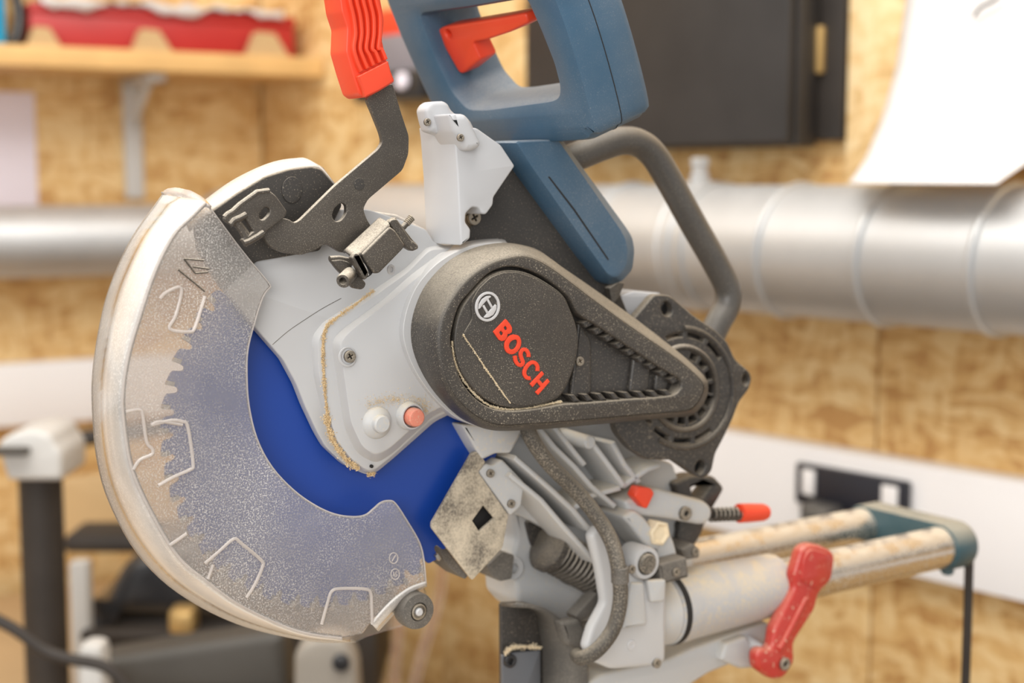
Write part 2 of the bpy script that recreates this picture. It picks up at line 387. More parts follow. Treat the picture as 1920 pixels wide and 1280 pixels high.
# black panels on the right wall
def wbox(name, wall, x0, y0, x1, y1, d0, d1, mat, parent=None, bev=.003):
    a, b = wall.px(x0, y0, d1); c, e = wall.px(x1, y1, d1)
    return box(name, wall, min(a, c), max(a, c), min(b, e), max(b, e), d0, d1, mat, parent, bev)
a0 = WR.px(980, 100, .10)[0]; a1 = WR.px(1482, 100, .10)[0]; zb = WR.px(1482, 273, .10)[1]
case = thing('cabinet', 'big black painted cabinet front above the duct behind the saw handle', 'cabinet', WR.to((a0+a1)/2, zb, .05))
box('body', WR, a0, a1, zb, 2.5, .03, .08, M_BOXB, case, bev=.006); box('door', WR, a0+.004, a1-.004, zb+.004, 2.49, .081, .10, M_BOXB, case, bev=.008)
b0 = WR.px(1470, 100, .03)[0]; b1 = WR.px(1580, 100, .03)[0]; zb2 = WR.px(1560, 262, .03)[1]
bk = thing('backing_board', 'dark brown board behind the black cabinet with brass latch', 'board', WR.to(a1+.01, zb2, .015))
box('board', WR, a1-.045, b1, zb2, 2.5, .001, .028, M_BOXD, bk, bev=.003)
lx, lz = WR.px(1524, 138, .04); lt = WR.px(1516, 50, .04)[1]
box('latch', WR, lx-.014, lx+.014, lz, lt, .028, .040, M_BRASS, bk, bev=.003)
for zz in (lz+.012, lt-.012): lathe('latch_screw', WR.to(lx, zz, .040), WR.ez, [(.005, 0), (.005, .002), (.003, .003)], M_BRASS, bk, 10)

# hanging paper sheet, curling forward at the foot
pa = [(1712, -90), (1700, 0), (1683, 120), (1655, 220), (1622, 300), (1592, 344)]
pb = [(2140, -90), (2110, 0), (2080, 110), (2030, 210), (1950, 290), (1868, 346)]
rows = []
for i, (l, r_) in enumerate(zip(pa, pb)):
    d = .03+.21*(i/5)**2.2
    rows.append([WR.to(*(V(WR.px(*l, d)).lerp(V(WR.px(*r_, d)), k/12)), d+.012*math.sin(k/12*math.pi)) for k in range(13)])
rows = [resample([rows[i][k] for i in range(6)], 14, False) for k in range(13)]
pm = loft('paper_sheet', rows, M_PAPER, None, closed=False, smooth=60)
sol = pm.modifiers.new('thick', 'SOLIDIFY'); sol.thickness = .0012
tag(pm, 'large white paper sheet hanging above the duct, curling at its foot', 'paper')
tube('pen_mark', [WR.to(*WR.px(x, y, .062), .066) for x, y in ((1828, 32), (1842, 14), (1866, 2), (1884, -16))], .0022, M_BOXD, pm)
for ob in [o for o in bpy.data.objects if o.name.startswith('pen_mark')]: pass

# double socket with plug
so = thing('socket', 'black double socket with white rockers on the white trunking', 'socket', WR.to(*WR.px(1600, 985, .055), .045))
wbox('socket_plate', WR, 1491, 866, 1699, 985, .0455, .058, M_NAVY, so, .004)
for (x0, y0, x1, y1) in ((1503, 878, 1525, 930), (1652, 908, 1680, 968)): wbox('rocker_switch', WR, x0, y0, x1, y1, .058, .063, M_WHITE, so, .0015)
pl = thing('mains_plug', 'grey mains plug pushed into the left half of black wall socket', 'plug', WR.to(*WR.px(1525, 1000, .09), .06))
wbox('plug_body', WR, 1497, 940, 1556, 1004, .0585, .095, plain('grey_plug', (.09, .085, .08), .5), pl, .008)
wbox('plug_grip', WR, 1506, 950, 1546, 996, .0955, .105, M_RUB, pl, .004)

# clear hose hanging down in front of the right wall
for k, (xs) in enumerate(([(830, 1010), (826, 1100), (812, 1160), (790, 1230), (768, 1320)], [(752, 1150), (746, 1200), (741, 1260), (742, 1330)])):
    tag(tube('clear_hose', [PD(x, y, 1.95) for x, y in xs], .0075, M_HOSE, None, 10), ['clear hose hanging beside the right edge of the saw guard', 'shorter clear hose hanging below the small guard roller'][k], 'hose', 'clear hoses behind the guard')

# shelf on the left wall with bracket
def lw(x, y, d): s, z = WL.px(x, y, d); return s, z
SD = .26
s_l = -1.6; s_r = lw(606, 110, SD)[0]; z_t = lw(300, 95, SD)[1]; z_b = lw(300, 133, SD)[1]
tag(box('shelf', WL, s_l, s_r, z_b, z_t, .001, SD, M_WOOD, bev=.002), 'pine wall shelf carrying the red box, upper left', 'shelf')
br = thing('shelf_bracket', 'white steel bracket under the pine wall shelf', 'bracket', WL.to(lw(255, 370, .01)[0], lw(255, 370, .01)[1], .01))
sb = lw(252, 250, .02)[0]
box('upright', WL, sb-.020, sb+.020, lw(255, 372, .02)[1], z_b-.002, .001, .014, M_BRACKET, br)
box('arm', WL, sb-.018, sb+.018, z_b-.018, z_b-.002, .014, .22, M_BRACKET, br)
link('brace', tube_mesh([WL.to(sb, z_b-.10, .016), WL.to(sb, z_b-.018, .15)], .008, 8), M_BRACKET, br)
rb = thing('long_box', 'long red box on the pine shelf under crumpled paper', 'box', WL.to(lw(300, 95, .15)[0], z_t, .14))
ra = max(lw(55, 90, .2)[0], lw(12, 50, .22)[0]+.048); rc = lw(552, 60, .2)[0]; rz = lw(300, 18, .2)[1]
box('body', WL, ra, rc, z_t+.001, rz-.02, .03, .2, M_REDBOX, rb, bev=.004)
box('lid', WL, ra-.002, rc+.002, rz-.02, rz, .028, .203, M_REDBOX, rb, bev=.004)
# crumpled paper over the box
rows = []
for j in range(7):
    rows.append([WL.to(ra+.02+(rc-ra-.05)*k/40, rz+.003+.014*abs(math.sin(k*.55+j*.9))*(.35+.65*random.random()) - (.012+.010*math.sin(k*.35) if j == 6 else 0), .05+.165*min(j, 5)/5+.0*j) for k in range(41)])
pp = loft('crumpled_paper', rows, M_PAPER, None, closed=False, smooth=50)
pp.modifiers.new('thick', 'SOLIDIFY').thickness = .001
tag(pp, 'crumpled white paper lying over the long red box', 'paper')
labs = ['leftmost pale wood offcut before the red box', 'middle pale wood offcut before the red box', 'right pale wood offcut before the red box']
for k, (x, wd_) in enumerate(((78, 24), (280, 30), (496, 34))):
    a, z = lw(x, 92, .24)
    h = .035 + .006*k
    v = [WL.to(a+p, z_t+.0005+q, d) for d in (.212, .25) for p, q in ((-wd_*.0011, 0), (wd_*.0015, 0), (wd_*.0006, h), (-wd_*.0005, h*1.05))]
    me = mesh_of(v, [(0, 1, 2, 3), (7, 6, 5, 4), (0, 4, 5, 1), (1, 5, 6, 2), (2, 6, 7, 3), (3, 7, 4, 0)])
    tag(link('wood_offcut', fixn(me), M_TAN, None, smooth=20), labs[k], 'offcut', 'wood offcuts on the shelf')
bt = thing('tool_case', 'cyan and black tool case at the left end of the shelf', 'case', WL.to(lw(-20, 80, .22)[0], z_t, .15))
ca = lw(-60, 50, .22)[0]; cb = lw(12, 50, .22)[0]
box('body', WL, ca-.2, cb, z_t+.001, z_t+.30, .05, .22, M_CYAN, bt, bev=.01)
tube('carry_loop', [WL.to(cb+.002, z_t+.012, .2), WL.to(cb+.020, z_t+.015, .2), WL.to(cb+.030, z_t+.06, .19), WL.to(cb+.024, z_t+.11, .18), WL.to(cb+.002, z_t+.13, .17)], .011, M_GLOSSB, bt)
tag(wbox('paper_sheet', WL, -120, 168, 72, 388, .001, .004, M_LILAC, None, .0005), 'pale lilac paper sheet pinned under the pine shelf', 'paper')
# cordless tool hanging on the wall behind the red grip
to = thing('hanging_tool', 'black and grey power tool with red top hanging behind the blue handle', 'tool', WR.to(*WR.px(725, 185, .09), .05))
wbox('body', WR, 668, 70, 785, 150, .001, .09, plain('grey_tool', (.22, .20, .22), .5), to, .015)
wbox('battery', WR, 660, 140, 790, 186, .001, .11, M_GLOSSB, to, .01)
wbox('top_cap', WR, 700, 20, 765, 72, .01, .08, M_RED, to, .012)
wbox('side_grip', WR, 655, 20, 676, 150, .01, .07, M_BOXB, to, .008)
lathe('dial', WR.to(*WR.px(757, 152, .11), .11), WR.ez, [(.016, 0), (.016, .008), (.012, .011)], M_LILAC, to, 20)

# low rack and clutter, lower left
RK = Frame(V((CAM.x, CAM.y, 0)), RT, UPZ)     # ez points back at the viewer
def rp(x, y, d): p = PD(x, y, d/FW.dot(F0)); return RK.loc(p)
def rdepth(d): return -d
rt = .58
rack = thing('low_workbench', 'low wooden workbench along the left wall under the clutter', 'workbench', WL.to(-1.0, 0, .6))
box('bench_top', WL, -2.0, -.1, rt-.04, rt, .06, 1.35, M_BENCH, rack, bev=.003)
for a in (-1.94, -.18):
    for c in (.12, 1.29): box('leg', WL, a-.035, a+.035, 0.0, rt-.041, c-.035, c+.035, M_BENCH, rack, bev=.003)
def rbox(name, x0, y0, x1, y1, d, th, mat, parent=None, bev=.006, base=None):
    a, b = rp(x0, y0, d); c, e = rp(x1, y1, d); lo = min(b, e) if base is None else base
    return box(name, RK, min(a, c), max(a, c), lo, max(b, e), -d-th, -d, mat, parent, bev)
# post with a pale cap
po = thing('roller_stand', 'thick black post with a pale grey cap at the left edge', 'stand', RK.to(rp(65, 1280, 2.0)[0], rt, -2.05))
pc = rp(66, 1000, 2.05); pw = abs(rp(108, 1000, 2.0)[0]-rp(25, 1000, 2.0)[0])/2; ptop = rp(66, 905, 2.0)[1]; pcap = rp(66, 808, 2.0)[1]
link('post', lathe_mesh(RK.to(pc[0], rt+.001, -2.05), UPZ, [(pw*1.25, 0), (pw*1.25, .02), (pw, .024), (pw, ptop-rt-.004)], 28), M_BOXD, po)
capf = [(-10, 835), (14, 815), (60, 806), (92, 815), (100, 835), (112, 850), (110, 905), (8, 905)]
link('cap', flat(RK, [fillet([rp(x, y, 2.0) for x, y in capf], .008)], -2.11, -1.99, .008), M_BRACKET, po)
box('clamp_jaw', RK, rp(-40, 0, 2)[0], rp(58, 0, 2)[0], rp(0, 850, 2)[1], rp(0, 836, 2)[1], -1.985, -1.96, M_CASE, po, bev=.004)
tag(link('clamp_bar', tube_mesh([RK.to(*rp(60, 838, 2.75), -2.75), RK.to(*rp(330, 800, 2.75), -2.75)], .016, 10), M_BOXD), 'dark bar leaning across the wall behind the black post', 'bar')
# tan board leaning on the wall
tb = [(104, 905), (330, 880), (330, 1010), (168, 1038), (106, 1012)]
tag(link('leaning_board', flat(RK, [fillet([rp(x, y, 2.7) for x, y in tb], .01)], -2.73, -2.70, .003), M_TAN), 'tan fibreboard offcut standing behind the glossy black machine', 'board')
# glossy machine body
ma = thing('bench_machine', 'glossy black rounded machine housing under the saw guard', 'machine', RK.to(rp(300, 1190, 2.35)[0], rt, -2.4))
mo = [(168, 1180), (172, 1150), (205, 1090), (240, 1060), (330, 1030), (440, 1005), (600, 1000), (690, 1010), (700, 1180)]
link('housing', flat(RK, [[rp(x, y, 2.3) for x, y in cat_rom(mo)]], -2.62, -2.30, .035), M_GLOSSB, ma)
rbox('hood', 104, 1050, 400, 1016, 2.48, .12, M_BOXD, ma, .01)
rbox('foot', 150, 1215, 700, 1178, 2.32, .28, M_BOXD, ma, .008, base=rt+.001)
tag(rbox('white_upright', 114, 1180, 148, 1068, 2.24, .03, M_BRACKET, None, .003, base=rt+.001), 'narrow white upright standing between the black post and machine', 'upright')
# flat grey case in front
kc = thing('tool_case', 'flat dark grey-brown plastic case lying at the bottom left', 'case', RK.to(rp(400, 1280, 1.95)[0], rt, -2.0))
ko = [(150, 1330), (160, 1262), (300, 1238), (500, 1206), (524, 1210), (530, 1330)]
kb = max(rt+.002, rp(300, 1330, 1.95)[1])
link('lid', flat(RK, [fillet([(a, max(b, rt+.08)) for a, b in [rp(x, y, 1.95) for x, y in ko]], .012)], -2.03, -1.95, .015), M_CASE, kc)
box('base', RK, rp(156, 0, 1.95)[0], rp(525, 0, 1.95)[0], rt+.001, rt+.078, -2.03, -1.955, M_BOXD, kc, bev=.01)
k2 = thing('tool_case', 'warm grey case with rounded corner beneath the tip of the saw guard', 'case', RK.to(rp(590, 1280, 1.88)[0], rt, -1.9))
k2o = [(536, 1420), (540, 1250), (560, 1226), (600, 1212), (640, 1224), (660, 1266), (668, 1420)]
link('shell', flat(RK, [fillet([(a, max(b, rt+.09)) for a, b in [rp(x, y, 1.88) for x, y in k2o]], .012)], -1.94, -1.88, .012), M_LCASE, k2)
box('base', RK, rp(540, 0, 1.88)[0], rp(664, 0, 1.88)[0], rt+.001, rt+.0895, -1.94, -1.882, M_BOXD, k2, bev=.008)
lathe('latch', RK.to(*rp(632, 1263, 1.88), -1.879), RK.ez, [(.012, 0), (.012, .006), (.008, .008)], M_GLOSSB, k2, 16)
tag(rbox('strap_bar', 130, 1222, 520, 1205, 2.22, .03, M_BOXD, None, .004, base=None), 'thin dark rail lying behind the flat grey case', 'rail')
tag(rbox('brass_fitting', 300, 1214, 348, 1163, 2.22, .05, M_BRASS, None, .008), 'small brass fitting standing on the dark rail', 'fitting')
tag(rbox('white_pot', 122, 1400, 172, 1232, 1.86, .05, M_BRACKET, None, .012, base=rt+.001), 'small white pot at the bottom left before the case', 'pot')
tag(tube('power_cord', [RK.to(*rp(x, y, 1.8), -1.8) for x, y in ((-90, 1150), (0, 1195), (60, 1240), (110, 1258), (180, 1275), (230, 1330))], .008, M_BOXD, None, 10), 'black power cord trailing across the lower left corner', 'cord')

# ------------------------------------------------------------------ workbench under the saw
bz = .88
wb = thing('workbench', 'plywood workbench carrying the mitre saw', 'workbench', (-.02, 0, 0))
WF = Frame((0, 0, 0), (1, 0, 0), (0, 1, 0))
box('bench_top', WF, -.42, .46, -.42, .36, bz-.04, bz, M_BENCH, wb, bev=.003)
for x in (-.36, .40):
    for y in (-.36, .30): box('leg', WF, x-.035, x+.035, y-.035, y+.035, 0.0, bz-.041, M_BENCH, wb, bev=.003)

# ------------------------------------------------------------------ the mitre saw
saw = thing('mitre_saw', 'dusty grey, black and blue sliding mitre saw with blue blade on the workbench', 'mitre saw', (0.1, 0, bz))

def screw(x, y, w, rp_, parent=saw, mat=M_SCREW, name='screw', cross=True, seg=20):
    """pan head screw with a cross recess, rp_ = radius in photograph pixels"""
    c = P(x, y, w); r = rp_*(c-CAM).dot(FW)/FPX
    fr = Frame(c, (1, 0, 0), (0, 0, 1))
    circ = [(r*math.cos(a*2*math.pi/seg), r*math.sin(a*2*math.pi/seg)) for a in range(seg)]
    if cross:
        a, b = r*.55, r*.13; R_ = Matrix.Rotation(.5, 2)
        cr = [R_ @ V(q) for q in ((a, b), (b, b), (b, a), (-b, a), (-b, b), (-a, b), (-a, -b), (-b, -b), (-b, -a), (b, -a), (b, -b), (a, -b))]
    else:
        cr = [(r*.5*math.cos(a*math.pi/3), r*.5*math.sin(a*math.pi/3)) for a in range(6)]
    o = link(name, flat(fr, [circ, cr], -r*.2, r*.5, r*.12), mat, parent)
    link('recess', flat(fr, [circ], -r*.3, r*.1, r*.05), M_DARK, o)
    return o
def pxr(x, y, w): return (P(x, y, w)-CAM).dot(FW)/FPX     # metres per photograph pixel

# --- blade
NT_ = 54; RB = .127
ph0 = math.atan2(*reversed([(P(300, 854, 0)-ARBOR)[i] for i in (0, 2)]))
prof = []
for k in range(NT_):
    for f_, rr in ((0.0, RB), (.03, RB-.0035), (.05, RB-.0068), (.10, RB-.0084), (.18, RB-.0090), (.27, RB-.0086), (.33, RB-.0070), (.36, RB-.0048), (.40, RB-.0026), (.50, RB-.0016), (.75, RB-.0008)):
        a = ph0+2*math.pi*(k+f_)/NT_; prof.append((rr*math.cos(a), rr*math.sin(a)))
hole = [(.015*math.cos(a*math.pi/12), .015*math.sin(a*math.pi/12)) for a in range(24)]
AF = Frame(ARBOR, (1, 0, 0), (0, 0, 1))
blade = link('saw_blade', flat(AF, [prof, hole], -.0022, 0, .0002), M_BLADE, saw, smooth=8)
for k in range(NT_):
    a = ph0+2*math.pi*k/NT_; er = V((math.cos(a), 0, math.sin(a))); et = V((-math.sin(a), 0, math.cos(a)))
    tf = Frame(ARBOR+er*(RB-.0045), er, et)
    if k == 0:
        tip = box('carbide_tip', tf, 0, .0050, -.0022, .0005, -.0004, .0028, M_CARB, blade, bev=.0002); tip_off = CEN[tip]-ARBOR; tip_a = a
        tm = tip.data
    else:
        o = tip.copy(); COL.objects.link(o); o.parent = blade
        R_ = Matrix.Rotation(-(a-tip_a), 3, 'Y'); o.location = (ARBOR+R_ @ tip_off)-CEN[blade]; o.rotation_euler = (0, -(a-tip_a), 0)

# --- lower guard of clear plastic
WN, WB = .020, -.045
gN = [(385, 380), (360, 405), (325, 441), (290, 510), (261, 596), (242, 659), (231, 724), (231, 781), (247, 879), (288, 970), (335, 1045), (388, 1090), (444, 1131), (526, 1171), (580, 1188), (640, 1196)]
gB = [(304, 365), (290, 385), (245, 450), (205, 540), (185, 620), (174, 700), (173, 760), (180, 850), (200, 930), (245, 1020), (300, 1085), (370, 1135), (450, 1172), (530, 1193), (600, 1204), (667, 1204)]
gI = [(798, 1091), (794, 1049), (786, 1017), (765, 980), (741, 944), (727, 939), (713, 943), (700, 954), (684, 966), (660, 969), (627, 964), (591, 948), (550, 919), (509, 875), (481, 822), (466, 760), (462, 700), (464, 655), (475, 610), (492, 557), (507, 537)]
gT = [(502, 528), (470, 490), (440, 452), (400, 398)]
gE = [(680, 1188), (696, 1166), (732, 1127), (766, 1103)]
sN = [tuple(v) for v in cat_rom(gN, False, 4)]; sI = [tuple(v) for v in cat_rom(gI, False, 4)]
guard = prism('lower_guard', sN+gE+sI+gT, WN-.002, WN, M_CLEAR, saw, bev=.0006, r=0, label='clear plastic blade guard coated with pale sawdust')
n = 64
rN = resample(PL(cat_rom(gN, False, 6), WN), n, False); rB = resample(PL(cat_rom(gB, False, 6), WB), n, False)
mid = [a.lerp(b, .08)+(a-ARBOR).normalized()*.0016 for a, b in zip(rN, rB)]
rim = loft('guard_rim', [rN, mid, [a.lerp(b, .5)+(a-ARBOR).normalized()*.001 for a, b in zip(rN, rB)], rB], M_RIM, guard, closed=False, smooth=60)
rim.modifiers.new('thick', 'SOLIDIFY').thickness = .002
back = prism('guard_back', [tuple(v) for v in cat_rom(gB, False, 4)]+[(690, 1193), (757, 1173), (800, 1112), (770, 1040), (600, 1020), (470, 950), (380, 820), (365, 700), (390, 560), (420, 480)], WB, WB+.002, M_CLEAR2, guard, r=0)
tube('guard_edge', PL(gI[:1]+gI, WN-.001), .0008, M_EDGE, guard, 8, 4)
tube('guard_edge', PL([(507, 537)]+gT+[(388, 383)], WN-.001), .0005, M_EDGE, guard, 8, 3)
tube('guard_edge', PL(gN, WN-.0005), .0011, M_EDGE, guard, 8, 5)
lipn = resample(PL(cat_rom([(798, 1089), (766, 1101), (732, 1126), (694, 1167)], False, 6), WN), 20, False)
lipb = resample(PL(cat_rom([(798, 1094), (768, 1112), (745, 1138), (706, 1180)], False, 6), WN-.012), 20, False)
lp = loft('guard_lip', [lipn, lipb], M_RIM, guard, closed=False); lp.modifiers.new('thick', 'SOLIDIFY').thickness = .002
la = [(304, 367), (330, 369), (358, 373), (386, 381)]; lb = [(302, 360), (314, 353), (331, 351), (358, 357), (380, 369), (397, 386)]
def spanw(L, n):
    pts = resample([(a[0], a[1], 0) for a in L], n, False); return [P(p.x, p.y, WB+(WN-WB)*i/(n-1)) for i, p in enumerate(pts)]
tl = loft('guard_top_lip', [spanw(la, 16), spanw(lb, 16)], M_EDGE, guard, closed=False); tl.modifiers.new('thick', 'SOLIDIFY').thickness = .002
ribs = [[(603, 1170), (614, 1130), (622, 1108), (640, 1103), (685, 1104), (695, 1112), (697, 1140), (698, 1170)],
        [(384, 1056), (410, 1034), (438, 1010), (452, 1018), (490, 1050), (492, 1062), (478, 1095), (462, 1120)],
        [(297, 910), (325, 894), (356, 880), (362, 868), (352, 800), (342, 790), (320, 788), (284, 797)],
        [(236, 772), (262, 768), (268, 780), (275, 828), (286, 842), (284, 852), (262, 862), (250, 880)],
        [(300, 560), (312, 548), (340, 540), (330, 590), (318, 616), (355, 622), (366, 612), (384, 555)],
        [(318, 1022), (350, 1000)], [(390, 1085), (400, 1058)], [(284, 797), (300, 790), (342, 796)]]
for rb_ in ribs: tube('rib', PL(rb_, WN+.0002), .0011, M_EDGE, guard, 8, 4)
for ar in ([(345, 485), (382, 488)], [(362, 500), (392, 504)], [(334, 505), (384, 546)], [(345, 485), (366, 512)], [(366, 512), (390, 510)]): tube('arrow_mark', PL(ar, WN+.0002), .0006, M_STEEL, guard, 6, 2)
for (x, y) in ((738, 1046), (741, 1076)): tube('moulding_mark', PL(ell(x, y, 8, 10, 16), WN+.0002), .0004, M_EDGE, guard, 6, 1, closed=True)
tube('moulding_mark', PL([(735, 1052), (742, 1040)], WN+.0002), .0004, M_EDGE, guard, 6, 1)
for L in ([(738, 1072), (739, 1080)], [(745, 1072), (742, 1072), (742, 1076), (745, 1078), (742, 1081)]): tube('moulding_mark', PL(L, WN+.0002), .0004, M_EDGE, guard, 6, 1, smooth_path=False)
# roller
rc_ = P(786, 1147, .024); rr = 35*pxr(787, 1148, .024)
roller = lathe('roller', rc_-V((0, -1, 0))*.014, (0, -1, 0), [(rr*.8, 0), (rr*.97, .001), (rr, .003), (rr, .011), (rr*.95, .013), (rr*.52, .014), (rr*.50, .011), (rr*.2, .011)], M_RUB, guard, 36)
lathe('roller_bearing', rc_, (0, -1, 0), [(rr*.44, -.004), (rr*.44, 0), (rr*.36, .0005), (rr*.33, -.0015)], M_SCREW, roller, 24)
lathe('axle', rc_, (0, -1, 0), [(rr*.22, -.03), (rr*.22, .0005), (rr*.15, .0015)], M_LOGO, roller, 16)

# --- fixed upper hood: dark side plate with a dusty rim, grey flange
hood = prism('upper_hood', [(422, 545), (400, 512), (376, 467), (370, 430), (385, 404), (445, 362), (497, 331), (542, 317), (584, 312), (602, 316), (632, 350), (642, 385), (600, 470), (482, 490)], .004, .012, M_PLATE, saw, r=5, bev=.0012)
hn = [(352, 430), (385, 402), (445, 362), (497, 331), (542, 317), (584, 312), (602, 316), (632, 350)]
hbk = [(352, 400), (382, 376), (430, 341), (480, 315), (520, 301), (556, 296), (575, 297), (606, 314)]
a_ = resample(PL(cat_rom(hn, False, 5), .011), 40, False); b_ = resample(PL(cat_rom(hbk, False, 5), -.032), 40, False)
hr = loft('hood_rim', [a_, [p.lerp(q, .12)+V((-.0008, 0, .0012)) for p, q in zip(a_, b_)], b_], M_HOOD, hood, closed=False, smooth=50); hr.modifiers.new('thick', 'SOLIDIFY').thickness = .002
prism('hood_recess', ell(548, 356, 19, 25), .0122, .0128, M_MOTOR, hood, mode='f', r=0, bev=.0003)
flange = prism('gearbox_flange', [(412, 528), (475, 610), (531, 674), (556, 720), (572, 761), (595, 810), (611, 838), (648, 872), (690, 891), (745, 851), (810, 787), (960, 720), (930, 480), (815, 455), (800, 430), (745, 410), (690, 392), (640, 392), (560, 420), (482, 488)], .0015, .0095, M_ALU, saw, r=8, bev=.001, label='light grey cast gearbox flange')
# raised gearbox bodies
def drafted(name, base, wb_, top, wt, mat, parent, n=140, mids=2, **k):
    B = resample(PL(cat_rom(base, True, 6), wb_), n); T = resample(PL(cat_rom(top, True, 6), wt), n)
    rings = [B, [b.lerp(t, .90) for b, t in zip(B, T)], [b.lerp(t, .985)+(b-t).normalized()*0 for b, t in zip(B, T)]]
    cen = sum(T, V((0, 0, 0)))/n
    ring_r = [V((t.x, t.y, t.z)).lerp(cen, .012) for t in T]
    rings = [B, [b.lerp(t, .93) for b, t in zip(B, T)], [t.lerp(cen, .006)-V((0, -.0003, 0)) for t in T], ring_r]
    return loft(name, rings, mat, parent, cap0=True, cap1=True, **k)
def fl(pts, r): return [tuple(v) for v in fillet(pts, r, 3)]
def drafted_f(name, base, wb_, top, wt, mat, parent, r=14, n=170, **k):
    B = resample(PL(fl(base, r), wb_), n); T = resample(PL(fl(top, r), wt), n); cen = sum(T, V((0, 0, 0)))/n
    rings = [B, [b.lerp(t, .9) for b, t in zip(B, T)], [b.lerp(t, .98).lerp(cen, .004) for b, t in zip(B, T)], [t.lerp(cen, .014) for t in T]]
    return loft(name, rings, mat, parent, cap0=True, cap1=True, smooth=40, **k)
gb1 = [(584, 640), (588, 625), (606, 603), (685, 554), (760, 503), (800, 462), (900, 455), (960, 560), (960, 720), (815, 790), (741, 856), (705, 886), (688, 889), (655, 872), (622, 835), (607, 785), (588, 705)]
gb1t = [(596, 642), (600, 628), (616, 612), (692, 562), (765, 510), (806, 468), (900, 462), (955, 560), (955, 715), (810, 786), (738, 852), (703, 880), (690, 882), (662, 864), (632, 828), (617, 780), (598, 705)]
gearbox = drafted_f('gearbox', gb1, .0095, gb1t, .017, M_ALU, saw, 10, label='light grey cast gearbox')
gb2 = [(622, 648), (625, 634), (643, 616), (720, 560), (770, 515), (830, 470), (930, 470), (950, 600), (940, 720), (812, 780), (736, 850), (708, 868), (690, 862), (668, 848), (645, 800), (636, 740)]
gb2t = [(638, 650), (641, 638), (657, 620), (733, 562), (782, 520), (840, 480), (930, 480), (945, 600), (935, 715), (806, 772), (731, 840), (708, 852), (694, 848), (678, 836), (658, 793), (650, 740)]
panel = drafted_f('gearbox_panel', gb2, .017, gb2t, .028, M_ALU, gearbox, 12)
# cylindrical neck behind the belt cover
neck_pts = [(733, 632), (738, 588), (756, 541), (786, 503), (822, 474), (870, 452), (930, 446), (950, 452), (958, 480), (958, 700), (950, 798), (895, 797), (850, 784), (815, 762), (778, 722), (752, 680)]
neck_t = [(756, 630), (760, 588), (778, 541), (806, 505), (838, 480), (882, 460), (930, 454), (948, 458), (955, 485), (955, 700), (950, 800), (897, 799), (858, 785), (824, 757), (792, 718), (768, 674)]
drafted('gearbox_neck', neck_pts, .0095, neck_t, .036, M_ALU, gearbox, 120)
# screw in a round pocket, button and boss
pk = prism('screw_pocket', ell(652, 669, 17, 19), .0282, .0290, M_ALU, gearbox, r=0, holes=[ell(653, 668, 13, 15.5)])
screw(655, 668, .0285, 11.5)
bc = P(717, 795, .035); br_ = 1/ (1/pxr(717, 795, .035))
lathe('arbor_cap', bc-V((0, -1, 0))*.009, (0, -1, 0), [(.0112, 0), (.0108, .002), (.0088, .0045), (.0062, .006), (.0058, .009), (.0048, .0098), (.001, .010)], M_ALU2, gearbox, 32)
btn = P(778, 782, .036)
lathe('button_collar', btn-V((0, -1, 0))*.010, (0, -1, 0), [(.0098, 0), (.0094, .005), (.0082, .0078), (.0074, .0078), (.0070, .003), (.001, .003)], M_ALU2, gearbox, 32)
lathe('spindle_lock_button', btn-V((0, -1, 0))*.006, (0, -1, 0), [(.0060, 0), (.0062, .006), (.0058, .0085), (.0050, .0092), (.001, .0095)], M_PINK, saw, 28, label='round dusty red lock button')
lathe('pin_hole', P(697, 874, .018), (0, -1, 0), [(.0012, -.001), (.0012, .0003)], M_DARK, gearbox, 10)

# --- belt cover
bO = [(768, 630), (772, 589), (789, 544), (815, 510), (845, 484), (882, 465), (920, 456), (952, 455), (984, 460), (1012, 470), (1045, 494), (1096, 529), (1164, 577), (1227, 624), (1268, 658), (1304, 692), (1323, 716), (1326, 738), (1312, 761), (1291, 775), (1209, 783), (1115, 792), (1002, 802), (935, 803), (901, 799), (864, 784), (830, 754), (800, 716), (777, 671)]
bFc = [(822, 645), (827, 600), (846, 559), (876, 521), (914, 494), (953, 480), (984, 477), (1012, 486), (1049, 509), (1115, 559), (1190, 613), (1265, 665), (1304, 697), (1322, 719), (1320, 740), (1308, 760), (1288, 773), (1209, 780), (1115, 789), (1002, 798), (942, 801), (907, 792), (876, 772), (849, 742), (831, 703)]
Wb, Wf = .034, .070
nn = 180
B_ = resample(PL(cat_rom(bO, True, 6), Wb), nn); T_ = resample(PL(cat_rom(bFc, True, 6), Wf), nn); cen = sum(T_, V((0, 0, 0)))/nn
def inset(L, d):
    o = []
    for i in range(len(L)):
        t = (L[(i+1) % len(L)]-L[i-1]).normalized(); nrm = V((-t.z, 0, t.x))
        if nrm.dot(cen-L[i]) < 0: nrm = -nrm
        o.append(L[i]+nrm*d)
    return o
cover = loft('belt_cover', [inset(B_, -.0), [b.lerp(t, .55)+V((0, 0, 0)) for b, t in zip(inset(B_, -.001), inset(T_, -.003))], [t-V((0, -.003, 0)) for t in inset(T_, -.001)], [t-V((0, -.0008, 0)) for t in T_], inset(T_, .0014)], M_BLACK, saw, smooth=50, label='black plastic belt cover')
hole_d = [(846, 645), (850, 608), (862, 572), (884, 545), (912, 516), (940, 502), (965, 500), (992, 506), (1025, 522), (1066, 556), (1085, 588), (1120, 610), (1180, 650), (1240, 690), (1272, 708), (1278, 722), (1268, 738), (1240, 744), (1180, 748), (1110, 754), (1060, 757), (1030, 762), (990, 768), (950, 770), (915, 762), (885, 740), (862, 705)]
fr_T = [BF.loc(p) for p in inset(T_, .0012)]
hl = [BF.px(a[0], a[1], Wf) for a in cat_rom(hole_d, True, 4)]
link('cover_face', flat(BF, [fr_T, hl], Wf-.016, Wf, .0012), M_BLACK, cover)
